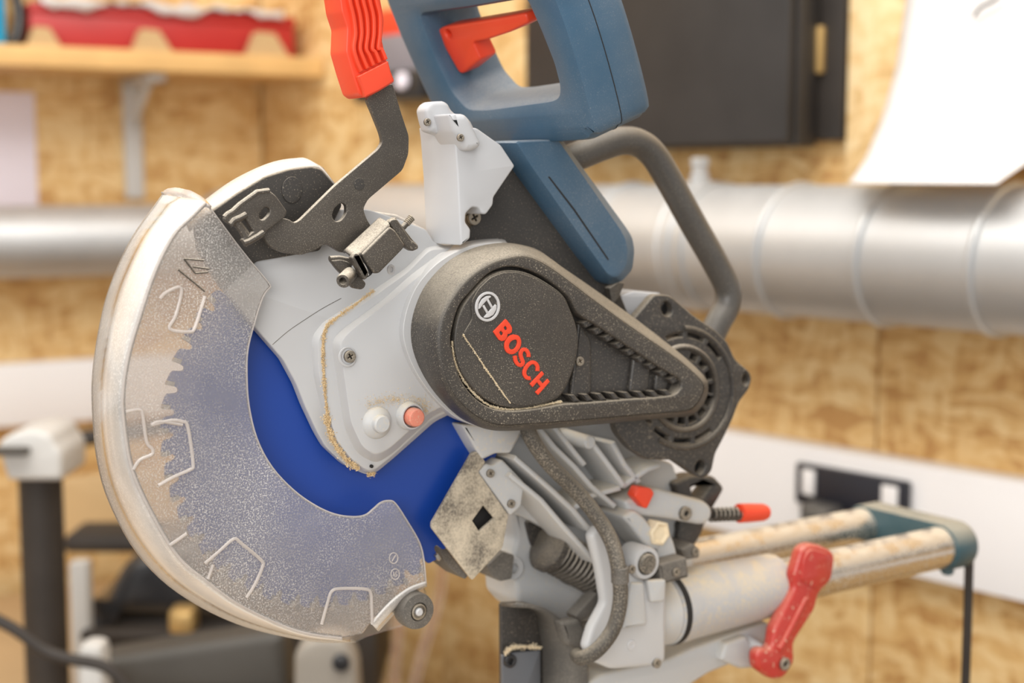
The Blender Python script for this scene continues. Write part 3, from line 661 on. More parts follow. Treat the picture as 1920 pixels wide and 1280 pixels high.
prism('cover_floor', [tuple(v) for v in cat_rom([((x-1050)*1.03+1050, (y-640)*1.03+640) for x, y in hole_d], True, 3)], Wf-.020, Wf-.011, M_MOTOR, cover, r=0)
disc = [(853, 645), (857, 606), (870, 572), (893, 541), (915, 520), (943, 508), (970, 507), (996, 514), (1026, 530), (1056, 553), (1070, 581), (1082, 615), (1084, 652), (1074, 697), (1052, 741), (1019, 757), (972, 765), (927, 757), (890, 731), (864, 694)]
prism('cover_disc', disc, Wf-.012, Wf-.0012, M_BLACK, cover, mode='s', bev=.0012)
disc2 = [(869, 626), (886, 598), (884, 566), (898, 541), (920, 520), (943, 511), (969, 510), (999, 519), (1029, 537), (1057, 556), (1069, 581), (1081, 615), (1082, 651), (1072, 697), (1051, 740), (1019, 756), (980, 761), (958, 756)]
prism('badge_plate', disc2, Wf-.0014, Wf, M_BLACK, cover, r=7, bev=.0004)
K = lambda pts: [(880+x/5.817, 540+y/5.817) for x, y in pts]
def badge(name, pts, mat, holes=(), mode='f', r=0.6, hw=.0):
    return prism(name, K(pts), Wf-.0002, Wf+.0009, mat, cover, bev=.00025, mode=mode, r=r, holes=[K(h) for h in holes])
badge('letter_b', [(262, 475), (395, 338), (410, 345), (455, 405), (468, 435), (465, 480), (440, 500), (420, 500), (412, 540), (390, 570), (355, 578), (325, 565), (300, 530)], M_TXT, [[(328, 482), (345, 463), (371, 490), (365, 510), (350, 518), (338, 505)], [(377, 430), (393, 410), (412, 430), (414, 450), (396, 462), (385, 450)]])
badge('letter_o', [(500, 507), (545, 525), (568, 580), (555, 650), (510, 705), (460, 722), (410, 700), (387, 650), (390, 590), (420, 540), (455, 512)], M_TXT, [[tuple(v) for v in cat_rom([(500, 562), (520, 570), (525, 600), (510, 640), (480, 668), (450, 665), (435, 640), (440, 605), (465, 575)])]], mode='s')
badge('letter_s', stroke(cat_rom([(650, 752), (648, 715), (628, 680), (600, 668), (573, 685), (563, 725), (575, 770), (588, 805), (580, 832), (556, 841), (528, 825), (508, 790), (500, 738)], False, 3), 20), M_TXT, r=0)
badge('letter_c', stroke(cat_rom([(746, 905), (748, 860), (730, 825), (700, 809), (665, 820), (630, 855), (607, 900), (606, 940), (625, 972), (650, 984), (672, 980)], False, 3), 20), M_TXT, r=0)
badge('letter_h', [(662, 1045), (795, 905), (818, 938), (765, 995), (805, 1043), (857, 988), (880, 1020), (752, 1165), (722, 1135), (780, 1075), (740, 1025), (693, 1080)], M_TXT)
badge('emblem_ring', ell(203, 202, 135, 164, 40, .15), M_LOGO, [ell(203, 202, 108, 136, 40, .15)], r=0)
badge('emblem_lobe', [(100, 230), (105, 180), (140, 120), (190, 86), (232, 83), (240, 96), (200, 125), (150, 180), (120, 222)], M_LOGO)
badge('emblem_lobe', [(160, 318), (205, 265), (250, 215), (285, 176), (300, 186), (298, 230), (265, 290), (215, 320), (170, 326)], M_LOGO)
badge('emblem_bar', [(146, 196), (164, 182), (214, 268), (196, 284)], M_LOGO, r=0); badge('emblem_bar', [(192, 130), (210, 116), (262, 208), (244, 222)], M_LOGO, r=0)
# louvre ribs along the triangular recess, lugs inside it
tp = [(1092, 594), (1275, 712)]; bp = [(1062, 752), (1262, 742)]
for i in range(9):
    t = (i+.5)/9; x = tp[0][0]+(tp[1][0]-tp[0][0])*t; y = tp[0][1]+(tp[1][1]-tp[0][1])*t
    prism('louvre', [(x-4, y+14), (x-12, y+5), (x+3, y-1), (x+13, y+8)], Wf-.011, Wf-.003, M_MOTOR, cover, r=1, bev=.0006)
for i in range(8):
    t = (i+.5)/8; x = bp[0][0]+(bp[1][0]-bp[0][0])*t; y = bp[0][1]+(bp[1][1]-bp[0][1])*t
    prism('louvre', [(x-9, y-11), (x+2, y-12), (x+14, y+1), (x+2, y+2)], Wf-.011, Wf-.002, M_MOTOR, cover, r=1, bev=.0006)
for pts in ([(1085, 600), (1110, 640), (1110, 740), (1070, 748)], [(1190, 660), (1222, 680), (1216, 735), (1180, 738)], [(1232, 690), (1258, 706), (1250, 734), (1228, 736)]):
    prism('inner_lug', pts, Wf-.012, Wf-.0075, M_MOTOR, cover, r=10, bev=.002)
screw(1086, 677, Wf-.0075, 9, saw, M_SCREW)
# --- dark arm plate behind the belt cover
prism('arm_plate', [(850, 505), (866, 470), (885, 420), (930, 345), (940, 285), (1000, 285), (1158, 535), (1180, 590), (1060, 600), (920, 540)], -.004, .014, M_PLATE, saw, r=6, bev=.002)

# --- grey bracket on the arm
brk = prism('handle_bracket', [(850, 235), (853, 260), (858, 330), (861, 400), (864, 461), (882, 447), (883, 430), (873, 416), (874, 400), (886, 388), (898, 390), (904, 401), (912, 402), (925, 384), (926, 370), (966, 311), (940, 272), (895, 240)], -.004, .040, M_GREY, saw, r=4, bev=.0014, label='light grey handle bracket')
prism('bracket_collar', [(798, 206), (804, 195), (812, 190), (834, 189), (842, 194), (848, 206), (856, 213), (873, 214), (884, 226), (896, 250), (860, 262), (808, 246), (802, 226)], .014, .028, M_GREY, brk, r=5, bev=.003)
prism('bracket_collar', [(843, 213), (873, 213), (882, 222), (904, 267), (901, 277), (886, 283), (874, 282), (864, 266), (852, 246)], .018, .048, M_GREY, brk, r=5, bev=.004)
screw(801, 229, .0285, 7, brk); screw(863, 258, .0485, 7, brk); screw(887, 408, .016, 14, saw)

# --- blue handle: its ring stands across the blade plane
WH = .085
h0 = P(1110, 235, WH); tt = (P(1042, 5, WH)-h0).normalized()
HF = Frame(h0, (0, -1, 0), tt)
ho = [(1112, 238), (1106, 258), (1090, 268), (1000, 273), (905, 277), (850, 262), (826, 235), (800, 190), (768, 120), (738, 50), (712, -20), (690, -90), (985, -120), (1040, 0), (1078, 110)]
hi_ = [(786, 30), (815, 110), (845, 172), (872, 203), (905, 204), (1030, 187), (1042, 180), (1043, 162), (1032, 120), (1008, 60), (982, 2), (960, 4), (879, 18)]
def hs(pts, c=0): return [HF.px(x, y, c) for x, y in pts]
HD = .054
hol = cat_rom(ho, True, 4)
handle = link('main_handle', flat(HF, [hs(hol), hs(fl(hi_, 10))], -HD, 0, .007, 1), M_BLUE, saw, smooth=30, label='petrol blue D-shaped main handle')
tube('handle_seam', [HF.to(a, b, -.025) for a, b in hs(hol)], .0004, M_DARK, handle, 6, 1, closed=True)
# trigger across the ring
tg = [(819, 56), (830, 50), (935, 33), (984, 24), (990, 44), (957, 60), (912, 75), (886, 80), (901, 112), (867, 139), (860, 137), (822, 70)]
TF = Frame(HF.to(0, 0, -.012), HF.ex, HF.ey)
link('trigger', flat(TF, [[TF.px(x, y) for x, y in fl(tg, 6)], [TF.px(x, y) for x, y in ell(840, 64, 5, 8, 14, -.5)]], -.016, 0, .002), M_RED, saw, label='red trigger bar')
# blue neck below the handle
nk = [(936, 264), (960, 304), (1089, 480), (1128, 529), (1146, 534), (1167, 527), (1186, 506), (1190, 470), (1186, 445), (1175, 427), (1053, 260), (1000, 262)]
nkt = [(966, 265), (990, 304), (1108, 472), (1140, 516), (1152, 520), (1164, 515), (1175, 498), (1178, 470), (1174, 449), (1165, 432), (1046, 261), (1005, 263)]
NB = resample(PL(fl(nk, 6), .020), 120); NTp = resample(PL(fl(nkt, 6), .031), 120)
neck = loft('handle_neck', [[a+V((0, .034, 0)) for a in NB], [a+V((0, .002, 0)) for a in NB], [a.lerp(b, .04) for a, b in zip(NB, NTp)], [a.lerp(b, .96) for a, b in zip(NB, NTp)], [b.lerp(sum(NTp, V((0, 0, 0)))/120, .02)+V((0, -.0002, 0)) for b in NTp]], M_BLUE, saw, cap0=True, cap1=True, smooth=25, label='petrol blue handle neck')
prism('neck_seam', [(1030, 330), (1078, 392), (1142, 486), (1140, 488), (1076, 395), (1028, 332)], .0310, .0314, M_DARK, neck, r=0, bev=.0001)

# --- carry handle
chp = [(1040, 310), (1090, 290), (1130, 274), (1165, 264), (1197, 268), (1225, 290), (1256, 340), (1300, 420), (1340, 490), (1364, 540), (1362, 575), (1346, 605), (1325, 650)]
tube('carry_handle', PL(chp, -.01), 26*pxr(1250, 400, -.01), M_CARRY, saw, 20, 6, label='charcoal tubular carrying handle')

# --- motor
mo_ = [(1150, 680), (1186, 600), (1203, 581), (1228, 551), (1257, 553), (1302, 592), (1340, 617), (1364, 640), (1379, 674), (1409, 699), (1407, 727), (1386, 754), (1374, 787), (1356, 824), (1342, 850), (1335, 885), (1319, 898), (1295, 885), (1262, 862), (1212, 862), (1182, 842), (1158, 812), (1147, 770)]
mc = (1282, 727)
def arcslot(r0, r1, a0, a1, n=6, e=.83):
    A = [math.radians(a0+(a1-a0)*k/n) for k in range(n+1)]
    return [(mc[0]+r1*e*math.cos(a), mc[1]+r1*math.sin(a)) for a in A]+[(mc[0]+r0*e*math.cos(a), mc[1]+r0*math.sin(a)) for a in reversed(A)]
slots = [arcslot(96, 104, a, a+22) for a in (-112, -84, -56, 52, 80, 108, 136)]
slots += [arcslot(56, 68, a, a+15, 3) for a in (-75, -52, -29, -6, 17, 40, 63, 86, 109)]
lugs = [ell(1251, 579, 10, 14, 16, -.3), ell(1399, 711, 6, 12, 16), ell(1313, 876, 9, 13, 16, .3)]
motor = prism('motor_end_plate', mo_, .024, .032, M_MOTOR, saw, r=9, bev=.0015, holes=slots+lugs, label='charcoal motor end plate with cooling slots')
mcw = P(mc[0], mc[1], .02); mr = 108*pxr(mc[0], mc[1], .02)
lathe('motor_body', mcw, (0, 1, 0), [(mr*.92, -.003), (mr*.97, .01), (mr*.98, .05), (mr*.9, .12), (mr*.8, .145), (mr*.3, .15)], M_MOTOR, saw, 48)
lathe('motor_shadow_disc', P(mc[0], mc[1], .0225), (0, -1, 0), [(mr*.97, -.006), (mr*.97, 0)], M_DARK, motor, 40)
for lx_, ly_ in ((1251, 579), (1399, 711), (1313, 876)): lathe('lug_hole_shade', P(lx_, ly_, .0235), (0, -1, 0), [(.0052, -.012), (.0052, 0)], M_DARK, motor, 16)  # black plugs behind the lug holes, painting their shade
tube('cooling_ring', PL([(mc[0]+74*.83*math.cos(a*math.pi/24), mc[1]+1+78*math.sin(a*math.pi/24)) for a in range(48)], .0325), .0022, M_STEEL, motor, 8, 1, closed=True)
tube('cooling_ring', PL([(mc[0]+110*.83*math.cos(a*math.pi/24), mc[1]+112*math.sin(a*math.pi/24)) for a in range(-12, 17)], .032), .0022, M_MOTOR, motor, 8, 1)
prism('gear_housing', [(1160, 585), (1166, 553), (1190, 545), (1240, 549), (1225, 562), (1204, 586), (1185, 605)], -.05, .010, M_GREY, saw, r=3, bev=.002)
prism('arm_strut', [(1143, 540), (1160, 528), (1172, 530), (1160, 560), (1148, 572)], .0, .02, M_STEEL, saw, r=3)

# --- cast arm below, with ribs
arm = prism('cast_arm', [(866, 796), (1000, 780), (1150, 785), (1190, 845), (1262, 868), (1275, 905), (1285, 930), (1333, 943), (1338, 965), (1322, 984), (1265, 978), (1272, 1020), (1270, 1050), (1235, 1085), (1180, 1075), (1140, 1130), (1112, 1065), (1040, 1000), (985, 970), (955, 962), (897, 885), (890, 850)], -.030, -.018, M_ALU2, saw, r=8, bev=.002, label='light grey ribbed cast pivot arm')
ribl = [[(957, 890), (991, 917), (1015, 937), (1060, 990), (1120, 1054)], [(966, 858), (1034, 917), (1075, 955), (1106, 993)], [(1012, 803), (1040, 838), (1077, 874), (1110, 912), (1155, 950)], [(1104, 820), (1140, 868), (1172, 912)], [(1040, 800), (1078, 848), (1098, 872)], [(1170, 912), (1215, 880), (1240, 872)], [(1185, 935), (1240, 944), (1325, 962)], [(1150, 830), (1172, 870), (1200, 905)], [(1075, 955), (1110, 930), (1165, 915)]]
for i, L in enumerate(ribl):
    prism('cast_rib', stroke(L, 5), -.020, .017 - .003*(i > 3), M_ALU2, arm, r=0, bev=.0016)
prism('cast_edge', [(866, 796), (890, 838), (905, 862), (930, 850), (958, 850), (985, 800)], -.020, .014, M_ALU2, arm, r=6, bev=.002)
prism('screw_pad', [(896, 884), (911, 868), (925, 872), (942, 860), (985, 905), (978, 950), (958, 968)], -.020, .012, M_ALU2, arm, r=6, bev=.002)
lathe('cast_boss', P(1106, 829, .018), (0, -1, 0), [(.006, -.034), (.005, 0), (.004, .001)], M_ALU2, arm, 20)
prism('stop_arm', [(1232, 915), (1326, 940), (1338, 955), (1335, 975), (1320, 985), (1262, 975), (1180, 965), (1172, 940)], -.012, .018, M_ALU2, arm, r=9, bev=.004)
screw(1284, 962, .019, 13, saw, M_SCREW, 'hex_bolt', False)
# red tab, spring loaded stop with red knob
prism('red_tab', [(1190, 930), (1199, 912), (1222, 915), (1228, 925), (1214, 954), (1208, 952)], .016, .026, M_RED, saw, r=4, bev=.0015, label='small red tab')
ra_, rb2 = P(1330, 965, .004), P(1384, 962, .004); kx = P(1437, 961, .004)
ax = (kx-ra_).normalized()
hx_ = [ra_+ax*((rb2-ra_).length*1.05*k/56) + (ax.cross(V((0, 1, 0)))*math.cos(k*.785)+V((0, 1, 0))*math.sin(k*.785))*.0050 for k in range(57)]
rod = link('stop_rod', tube_mesh([ra_-ax*.02, kx-ax*.006], .0034, 12), M_BOXD, saw)
link('spring', tube_mesh(hx_, .0011, 6), M_STEEL, rod)
kr = 18*pxr(1400, 962, .004); kl = (kx-rb2).length
lathe('stop_knob', rb2, ax, [(kr*.75, 0), (kr, .001), (kr*1.0, kl*.3), (kr*.92, kl*.85), (kr*.75, kl*.98), (kr*.3, kl)], M_RED, saw, 20, label='red stop knob')
# pivot housing
piv = prism('pivot_housing', [(1108, 1005), (1122, 985), (1142, 990), (1158, 1012), (1172, 1068), (1215, 1090), (1252, 1088), (1250, 1238), (1240, 1248), (1150, 1256), (1116, 1242), (1098, 1215), (1110, 1175), (1134, 1130), (1124, 1070)], .024, .034, M_ALU, saw, r=8, bev=.004, label='light grey pivot housing')
prism('housing_step', [(1186, 1092), (1208, 1092), (1214, 1172), (1168, 1180), (1178, 1140)], .033, .0375, M_ALU2, piv, r=5, bev=.002)
prism('housing_step', [(1216, 1088), (1250, 1086), (1248, 1128), (1222, 1130)], .033, .039, M_ALU2, piv, r=5, bev=.002)
lathe('set_screw', P(1184, 1209, .0342), (0, -1, 0), [(.004, 0), (.0036, .0006), (.002, .0006), (.0018, -.0003)], M_LOGO, piv, 16)
pv = P(1213, 1056, .038)
lathe('pivot_ring', pv-V((0, -1, 0))*.02, (0, -1, 0), [(.0125, 0), (.0125, .018), (.0115, .020), (.0088, .020), (.0085, .012)], M_ALU, piv, 32)
lathe('pivot_pin', pv-V((0, -1, 0))*.02, (0, -1, 0), [(.0076, 0), (.0076, .0215), (.0066, .0225)], M_CABLE, piv, 24)
prism('pivot_cheek', [(1196, 985), (1232, 985), (1262, 1005), (1272, 1040), (1260, 1075), (1238, 1085), (1232, 1040), (1205, 1020)], -.01, .022, M_ALU2, arm, r=10, bev=.003)
prism('pivot_cheek', [(1168, 970), (1190, 955), (1208, 968), (1240, 1010), (1236, 1040), (1216, 1028), (1186, 990)], -.01, .024, M_ALU2, arm, r=8, bev=.003)
lathe('pivot_nut', P(1238, 1000, .026), (0, -1, 0), [(.010, -.01), (.010, 0), (.008, .001), (.006, -.001)], M_SAWP, arm, 6)
prism('clamp_block', [(1236, 1058), (1288, 1044), (1292, 1082), (1242, 1096)], .006, .036, M_RUB, saw, r=3, bev=.002); screw(1267, 1072, .0365, 8)
prism('clamp_block', [(1278, 1030), (1300, 1018), (1314, 1030), (1312, 1046), (1288, 1050)], -.02, .012, M_RUB, saw, r=4, bev=.002); screw(1303, 1034, .0125, 8)
mb = prism('motor_bracket', [(1262, 905), (1300, 890), (1340, 892), (1360, 915), (1352, 930), (1325, 975), (1318, 1000), (1300, 1030), (1270, 1020), (1280, 960)], -.03, -.012, M_MOTOR, saw, r=8, bev=.003, holes=[[(1298, 915), (1318, 905), (1334, 912), (1318, 932), (1300, 930)]])
# turret behind, coil spring
tu = prism('turret', [(955, 925), (1040, 940), (1120, 1030), (1150, 1120), (1140, 1180), (1060, 1180), (990, 1150), (971, 1128), (968, 1090), (948, 1075), (945, 1052), (962, 1040), (970, 1010)], -.08, -.034, M_ALU2, saw, r=9, bev=.004, label='light grey turret casting')
lathe('turret_ear', P(965, 1066, -.030), (0, -1, 0), [(.009, -.03), (.009, -.001), (.008, 0), (.004, 0), (.0035, -.004)], M_ALU, tu, 24)
sp0, sp1 = P(1034, 1030, -.016), P(1122, 1078, -.016); sax = (sp1-sp0).normalized(); sn = sax.cross(V((0, 1, 0))).normalized()
cw = [sp0+sax*((sp1-sp0).length*k/176)+(sn*math.cos(k*2*math.pi/16)+V((0, 1, 0))*math.sin(k*2*math.pi/16))*.0160 for k in range(177)]
link('torsion_spring', tube_mesh(cw, .0014, 6), M_STEEL, saw, label='dark steel coil spring')
lathe('spring_seat', sp0-sax*.006, sax, [(.017, 0), (.0185, .001), (.0185, .006), (.016, .007)], M_MOTOR, tu, 28)
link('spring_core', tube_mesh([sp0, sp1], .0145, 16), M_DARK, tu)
prism('turret_shade_plate', [(985, 975), (1020, 985), (1110, 1050), (1135, 1100), (1115, 1112), (1060, 1095), (1020, 1060), (996, 1020)], -.0342, -.031, M_MOTOR, tu, r=10, bev=.001)  # flat dark plate, paints the shade of the hollow round the spring
# splitter plate with square hole, rubber pads behind
prism('splitter_plate', [(885, 849), (893, 846), (900, 850), (911, 866), (897, 884), (954, 966), (943, 1026), (886, 1088), (880, 1080), (810, 990), (810, 980)], .010, .013, M_SPLIT, saw, r=4, bev=.0008, holes=[[(907, 947), (927, 971), (899, 996), (886, 976)]], label='steel plate caked with sawdust')
screw(919, 887, .0125, 8); screw(958, 944, .0125, 8)
prism('rubber_pad', [(824, 1025), (838, 1028), (878, 1080), (872, 1086), (846, 1066), (832, 1048)], -.03, -.004, M_RUB, saw, r=3)
prism('hole_backing', [(876, 935), (940, 935), (940, 1004), (876, 1004)], -.012, .006, M_DARK, saw, r=3)  # black block added behind the plate so its hole shows dark
prism('rubber_pad', [(914, 1060), (942, 1034), (965, 1040), (960, 1085), (938, 1090), (922, 1080)], -.05, -.02, M_RUB, saw, r=5)
# cable
cb_ = tube('motor_cable', [P(988, 800, .024), P(1000, 828, .028), P(1032, 872, .030), P(1085, 925, .032), P(1122, 972, .038), P(1147, 1016, .044), P(1160, 1068, .050), P(1163, 1125, .050), P(1150, 1178, .048), P(1120, 1218, .042), P(1092, 1233, .030), P(1082, 1228, .012)], 14.5*pxr(1100, 950, .03), M_CABLE, saw, 14, 5, label='dusty charcoal motor cable')
ck = P(1162, 1062, .050); cv = P(1163, 1092, .050); cr = 17*pxr(1162, 1078, .05)
lathe('cable_clip', ck, cv-ck, [(cr*.9, 0), (cr, .0006), (cr, (cv-ck).length-.0006), (cr*.9, (cv-ck).length)], M_RUB, cb_, 24); screw(1184, 1067, .042, 8, saw)
# slide tubes and rear joint
u = V((1, 0, 0)); t0 = P(1780, 1022, .0); tr = 38.5*(t0-CAM).dot(FW)/FPX
def pxx(p): v = p-CAM; return 960+FPX*v.dot(RT)/v.dot(FW)
sp_ = next(k*.0005 for k in range(1, 400) if pxx(t0+V((0, k*.0005, 0))) < 1636); t1 = t0+V((0, sp_, 0))
def upos(px, py):      # distance before t0 along the near tube, seen at a pixel
    return min((k*.0005 for k in range(1600)), key=lambda L: abs(pxx(t0-u*L)-px))
La, Lb = upos(1238, 1150), upos(1452, 1107)
for c, nm in ((t0, 'near'), (t1, 'far')):
    lathe('slide_tube', c-u*(La-.03), u, [(tr*.9, 0), (tr, .001), (tr, La-.03), (tr*.9, La-.029)], M_CHROME, saw, 40, label='chromed slide tube dusted along its top')
jr = tr*1.16
def jring(dx, f): return [t0+V((dx, (sp_ if math.sin(t) > 0 else 0)+jr*f*math.sin(t), jr*f*math.cos(t))) for t in [k*2*math.pi/40 for k in range(40)]]
rj = loft('tube_joint', [jring(-.014, .97), jring(-.012, 1), jring(.012, 1), jring(.014, .97)], M_TEAL, saw, cap0=True, cap1=True, smooth=40, label='dark teal joint across the tube ends')
lathe('joint_nub', t0+V((-.004, -.002, -.0045-jr)), (0, 0, 1), [(.004, 0), (.006, .002), (.006, .008)], M_TEAL, rj, 16)
HR = 58*((t0-u*Lb)-CAM).dot(FW)/FPX
th = link('tube_housing', lathe_mesh(t0-u*La, u, [(HR*.92, 0), (HR*1.12, .003), (HR*1.13, .018), (HR*1.11, .021), (HR*1.10, .024), (HR, La-Lb-.004), (HR*.96, La-Lb-.001), (HR*.7, La-Lb)], 56), M_ALU3, saw, label='light grey cylindrical tube housing')
link('housing_seal', lathe_mesh(t0-u*(La-.002), u, [(HR*1.0, 0), (HR*1.13, .001), (HR*1.14, .006), (HR*1.10, .007)], 48), M_DARK, th)
link('housing_collar', lathe_mesh(t0-u*(La+.034), u, [(HR*.95, 0), (HR*1.06, .002), (HR*1.08, .034), (HR*1.0, .035)], 48), M_ALU2, th)
link('tube_housing', lathe_mesh(t1-u*La, u, [(HR*.92, 0), (HR*.95, .003), (HR*.95, La-Lb-.03), (HR*.7, La-Lb-.028)], 48), M_ALU2, saw)
# base casting under the housing, reaching the turntable below the frame
prism('lower_casting', [(1130, 1262), (1255, 1235), (1300, 1215), (1440, 1165), (1455, 1195), (1420, 1225), (1330, 1262), (1240, 1320), (1230, 1500), (1080, 1500), (1090, 1290)], -.06, .004, M_ALU2, saw, r=6, bev=.003)
screw(1231, 1243, .0345, 9)
# red bevel lever
rl = [(1519, 1019), (1540, 1022), (1563, 1033), (1568, 1046), (1561, 1088), (1537, 1113), (1530, 1143), (1490, 1205), (1492, 1241), (1472, 1272), (1450, 1275), (1422, 1256), (1419, 1228), (1428, 1215), (1448, 1217), (1453, 1179), (1492, 1102), (1490, 1077), (1504, 1030)]
wl_ = -t0.y+HR+.006
lev = prism('bevel_lever', rl, wl_-.012, wl_, M_REDD, saw, r=9, bev=.004, label='dark red bevel clamp lever')
prism('lever_ridge', [(1512, 1120), (1520, 1118), (1478, 1205), (1465, 1225), (1462, 1215)], wl_-.002, wl_+.0025, M_REDD, lev, r=3, bev=.002)
prism('lever_pad', [(1520, 1028), (1556, 1038), (1552, 1084), (1530, 1104), (1502, 1088), (1508, 1046)], wl_-.002, wl_+.0015, M_REDD, lev, r=8, bev=.0012)
screw(1470, 1244, wl_+.0005, 12, lev, M_SCREW, 'hex_bolt', False)
link('lever_shaft', tube_mesh([P(1398, 1196, wl_-.03), P(1432, 1222, wl_-.01)], .0045, 12), M_LOGO, lev)
prism('shaft_foot', [(1352, 1238), (1362, 1206), (1400, 1192), (1424, 1230), (1418, 1252), (1390, 1254)], wl_-.05, wl_-.02, M_ALU2, saw, r=5, bev=.003)
# dust deflector at the bottom
dd = prism('dust_deflector', [(940, 1130), (986, 1130), (1012, 1150), (1022, 1200), (1018, 1300), (1020, 1400), (942, 1400)], -.03, -.026, M_MOTOR, saw, r=5, label='black plastic dust deflector')
sh = []
prof_a = [(940, 1128), (984, 1128), (1008, 1146), (1016, 1185), (1020, 1240), (1020, 1400)]; prof_b = [(970, 1128), (1020, 1138), (1060, 1165), (1092, 1180), (1102, 1230), (1100, 1400)]
loft('deflector_wing', [resample(PL(cat_rom(prof_a, False, 5), -.025), 24, False), [p.lerp(q, .5)+V((0, -.004, 0)) for p, q in zip(resample(PL(cat_rom(prof_a, False, 5), -.025), 24, False), resample(PL(cat_rom(prof_b, False, 5), .004), 24, False))], resample(PL(cat_rom(prof_b, False, 5), .004), 24, False)], M_RUB, dd, closed=False, smooth=60).modifiers.new('thick', 'SOLIDIFY').thickness = .003
prism('deflector_pad', [(1052, 1168), (1086, 1160), (1104, 1190), (1092, 1220), (1064, 1210)], .0, .012, M_RUB, dd, r=6, bev=.003)
prism('steel_plate', [(942, 1228), (968, 1222), (1014, 1218), (1014, 1400), (944, 1400)], -.0255, -.022, plain('plate_grey', (.17, .18, .20), .35, .6), dd, r=3)
screw(955, 1238, -.0215, 13, dd, M_GLOSSB, 'hex_bolt', False)
prism('turret_rod', [(1078, 1156), (1120, 1110), (1132, 1118), (1132, 1134), (1088, 1168)], -.012, .0, M_RUB, tu, r=4)
lathe('turret_bolt', P(1114, 1195, .0), (0, -1, 0), [(.010, -.012), (.010, 0), (.006, .001), (.005, -.004)], M_STEEL, tu, 20)

# --- guard lever, its grip, brackets
gl = [(687, 184), (700, 214), (714, 249), (718, 266), (710, 279), (627, 349), (562, 413), (552, 418), (540, 410), (516, 408), (494, 440), (500, 455), (512, 466), (535, 475), (565, 478), (590, 470), (612, 456), (640, 474), (668, 470), (700, 430), (688, 411), (681, 392), (690, 374), (755, 319), (766, 289), (767, 255), (752, 210), (736, 155)]
slot = [tuple(v) for v in fillet([(622, 404), (627, 390), (640, 379), (650, 384), (650, 400), (640, 414), (628, 416)], 6)]
gp = prism('guard_lever', gl, .024, .028, M_STEEL, saw, r=7, bev=.0005, holes=[slot], label='dark steel guard release lever')
prism('lever_dimple', ell(674, 345, 10, 12, 20), .0279, .0283, M_MOTOR, gp, r=0, bev=.0002)
gg = [(628, -60), (638, 0), (641, 22), (651, 52), (650, 75), (649, 97), (661, 139), (673, 176), (685, 184), (712, 171), (741, 153), (725, 112), (717, 75), (720, 50), (721, 37), (714, 0), (700, -60)]
grip = prism('lever_grip', gg, .012, .034, M_RED, saw, r=5, bev=.0012, label='bright red ribbed lever grip')
ctr = [(652, -40), (657, 0), (664, 30), (668, 62), (665, 90), (671, 115), (679, 134)]
for k in range(5):
    off = k*11.0+0; L = [(x+off+ (k*.5 if y > 40 else k*1.5), y-k*5.6*(1 if y > 100 else 0)) for x, y in ctr]
    prism('grip_rib', stroke(cat_rom(L, False, 4), 3.0), .033, .0375, M_RED, grip, r=0, bev=.0006)
prism('grip_foot', [(671, 143), (728, 114), (738, 153), (712, 169), (686, 182)], .033, .0375, M_RED, grip, r=2, bev=.0008)
sb_ = prism('latch_plate', [(424, 404), (432, 397), (450, 382), (482, 359), (505, 357), (517, 366), (539, 397), (534, 408), (494, 438), (470, 455), (460, 458), (454, 450), (458, 446), (440, 418), (430, 420), (420, 412)], .029, .033, M_STEEL, saw, r=5, bev=.0008,
    holes=[[tuple(v) for v in fillet([(486, 400), (497, 388), (506, 390), (506, 401), (495, 412), (487, 411)], 5)], [(450, 418), (461, 410), (476, 434), (466, 442)]], label='small slotted steel latch plate')
link('latch_roll', tube_mesh([P(x, y, .0315) for x, y in ((421, 408), (427, 402), (436, 397), (450, 384), (482, 361), (504, 358))], .0019, 10), M_STEEL, sb_)
link('latch_roll', tube_mesh([P(x, y, .0325) for x, y in ((432, 421), (438, 413), (450, 408), (461, 402))], .0021, 10), M_STEEL, sb_)
link('latch_roll', tube_mesh([P(x, y, .0325) for x, y in ((457, 456), (466, 453), (480, 445), (494, 436))], .0021, 10), M_STEEL, sb_)
link('latch_pin', tube_mesh([P(447, 421, .030), P(467, 448, .030)], .0026, 12), M_STEEL, sb_)
cbx = prism('catch_box', [(678, 477), (731, 424), (742, 432), (760, 459), (757, 466), (712, 512), (702, 513), (687, 492)], .030, .050, M_STEEL, saw, r=4, bev=.0015, label='dusty folded steel catch box')
lidf = [P(x, y, .049) for x, y in ((662, 485), (678, 477), (705, 450), (731, 423))]; lidb = [P(x, y, .032) for x, y in ((642, 471), (660, 454), (685, 431), (709, 409))]
ld = loft('catch_lid', [resample(lidf, 12, False), [a.lerp(b, .14)+V((0, 0, .0016)) for a, b in zip(resample(lidf, 12, False), resample(lidb, 12, False))], [a.lerp(b, .85)+V((0, 0, .0012)) for a, b in zip(resample(lidf, 12, False), resample(lidb, 12, False))], resample(lidb, 12, False)], M_STEEL, cbx, closed=False, smooth=60); ld.modifiers.new('thick', 'SOLIDIFY').thickness = .0018
prism('catch_slot', [(660, 484), (666, 474), (674, 476), (692, 512), (688, 522), (683, 525)], .0465, .0515, M_STEEL, cbx, r=3, bev=.0007, holes=[[(667, 482), (672, 481), (688, 512), (685, 515)]])
link('catch_spring', tube_mesh([P(668, 478, .046), P(690, 516, .046)], .0030, 12), M_DARK, cbx)
tube('spring_wire', [P(x, y, .0495) for x, y in ((672, 488), (680, 494), (686, 504), (690, 516))], .0008, M_LOGO, cbx, 8)
cp = prism('catch_plate', [(620, 488), (640, 486), (655, 491), (660, 500), (687, 531), (684, 539), (678, 543), (662, 540), (650, 522), (634, 506)], .040, .044, M_STEEL, saw, r=4, bev=.0008)
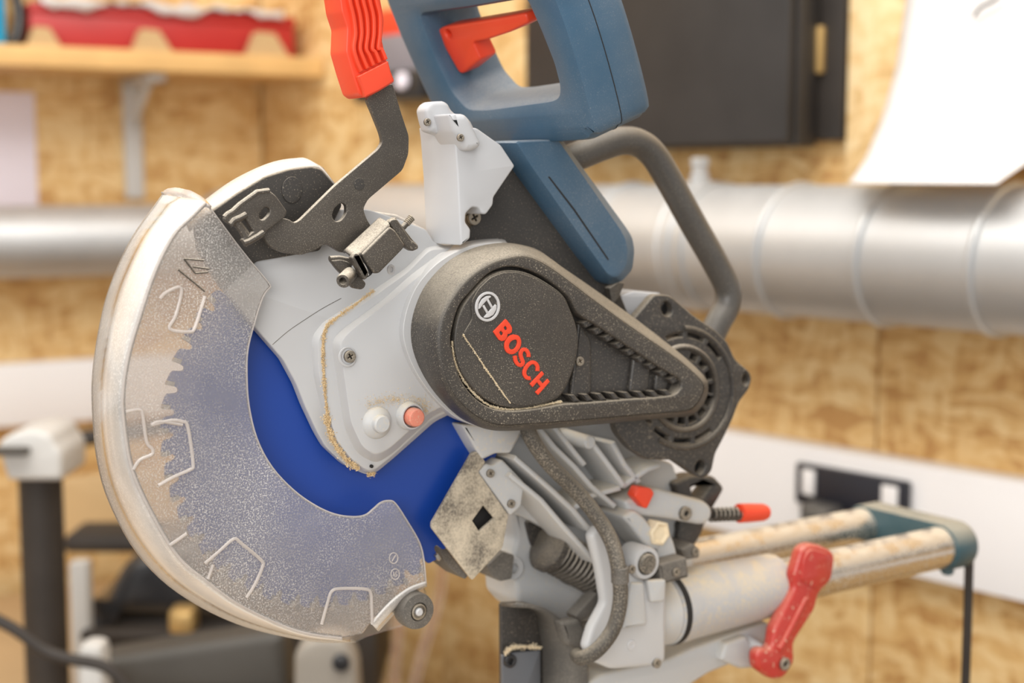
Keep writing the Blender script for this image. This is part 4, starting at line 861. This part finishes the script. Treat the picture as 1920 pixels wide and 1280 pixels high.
link('plate_edge', tube_mesh([P(x, y, .042) for x, y in ((618, 485), (636, 484), (653, 487), (660, 496))], .0018, 10), M_STEEL, cp)
q1, q2 = P(656, 514, .044), P(643, 527, .056)
axb = (q2-q1).normalized(); lb_ = (q2-q1).length
lathe('cap_bolt', q1, axb, [(.0046, 0), (.0046, lb_*.9), (.0040, lb_), (.0024, lb_), (.0022, lb_*.6)], M_STEEL, cp, 20)
for d in (0, 7): prism('clamp_leaf', [(729+d, 417-d*.6), (735+d, 411-d*.6), (744, 410), (770+d*.6, 449), (784, 459), (785, 466), (774, 471), (762, 464)], .040-.0012*d, .046-.0012*d, M_STEEL, cbx, r=3, bev=.0008)
s1_, s2_ = P(755, 427, .032), P(772, 408, .032)
link('threaded_stud', tube_mesh([s1_, s2_], .0020, 12), M_STEEL, cbx)
sd_ = (s2_-s1_).normalized(); se_ = sd_.orthogonal().normalized(); sf_ = sd_.cross(se_)
for k in range(5): tube('thread', [s1_.lerp(s2_, .45+k*.13)+(se_*math.cos(a*.785)+sf_*math.sin(a*.785))*.0021 for a in range(8)], .0005, M_SCREW, cbx, 5, 1, closed=True)
lathe('spring_eye', P(731, 505, .030), (.3, -1, 0), [(.0026, 0), (.0034, .0006), (.0034, .0016), (.0026, .002), (.0018, .0014), (.0018, .0006)], M_LOGO, cbx, 18)
prism('flange_seam', stroke(cat_rom([(511, 646), (540, 621), (572, 599), (605, 578), (640, 559)], False, 4), .6), .0092, .00965, M_RUB, flange, r=0, bev=.0001)
# dusty ledge behind the catch box
prism('hood_ledge', [(684, 392), (690, 394), (745, 402), (800, 430), (816, 458), (800, 462), (760, 446), (700, 424)], -.03, .006, M_HOOD, saw, r=4, bev=.002)

# --- base below the frame: turntable, fence
box('saw_base', WF, -.22, .30, -.20, .20, bz+.001, bz+.06, M_ALU2, saw, bev=.012)
lathe('turntable', (0.0, 0, bz+.061), UPZ, [(.15, 0), (.15, .018), (.145, .022)], M_ALU2, saw, 64)
cx_ = P(1160, 1420, -.02)
box('column', Frame((cx_.x, -.0, 0), (1, 0, 0), (0, 1, 0)), -.05, .06, -.05, .07, bz+.055, cx_.z, M_ALU2, saw, bev=.006)

# hanging strap from the rear joint
hp = t0+V((.019, -.008, -.012))
tag(tube('hanging_strap', [hp, hp+V((.001, 0, -.1)), hp+V((.0, 0, -.25)), hp+V((.004, .01, -.34))], .0042, M_BOXD, None, 10), 'dark strap hanging straight down from the rear tube joint', 'strap')

# --- loose sawdust, real grains
def grains(name, path, w, spread, count, size, label, mat=M_SAWD, bias=0):
    pts = cat_rom(path, False, 8); v = []; f = []
    for _ in range(count):
        t = random.random()*(len(pts)-1); i = int(t); p = pts[i].lerp(pts[min(i+1, len(pts)-1)], t-i)
        sp = spread*(.35+1.1*random.random()*abs(math.sin(t*.37+1)))
        c = P(p.x+random.gauss(0, sp), p.y+random.gauss(0, sp), w+random.random()*size*1.2)
        s = size*(.5+random.random()); b = len(v)
        for _k in range(4): v.append(c+V((random.uniform(-s, s), random.uniform(-s, s), random.uniform(-s, s))))
        f += [(b, b+1, b+2), (b, b+2, b+3), (b, b+3, b+1), (b+1, b+3, b+2)]
    o = link(name, fixn(mesh_of(v, f)), mat, None, smooth=None, kind='stuff'); return tag(o, label, 'sawdust')
grains('sawdust', [(700, 545), (660, 575), (625, 600), (610, 618), (606, 650), (607, 700), (611, 750), (616, 790)], .0172, 2.2, 4200, .00045, 'thin line of sawdust in the gearbox groove')
grains('sawdust', [(612, 780), (618, 810), (630, 835), (650, 862), (672, 878)], .0165, 3.6, 2600, .0006, 'heap of sawdust at the lower left edge of the gearbox')
grains('sawdust', [(690, 889), (696, 890), (702, 886)], .012, 2.0, 260, .0006, 'few sawdust crumbs at the lowest tip of the gearbox')
grains('sawdust', [(869, 627), (905, 682), (930, 718), (957, 755)], Wf-.0008, 1.0, 2400, .00035, 'pale line of sawdust along the badge edge', M_SAWP)
grains('sawdust', [(848, 640), (852, 675), (866, 706), (888, 737), (918, 760), (950, 767), (990, 765), (1030, 757), (1052, 752)], Wf-.004, 1.2, 2600, .0005, 'curved pale line of sawdust in the cover groove', M_SAWP)
grains('sawdust', [(948, 1224), (960, 1214), (985, 1212), (1012, 1214)], -.0215, 3.0, 900, .0006, 'pale sawdust lying on the deflector plate', M_SAWP)
grains('sawdust', [(690, 760), (720, 752), (750, 748), (790, 752), (800, 770)], .0284, 9.0, 1100, .00032, 'fine sawdust sprinkled above the red lock button')
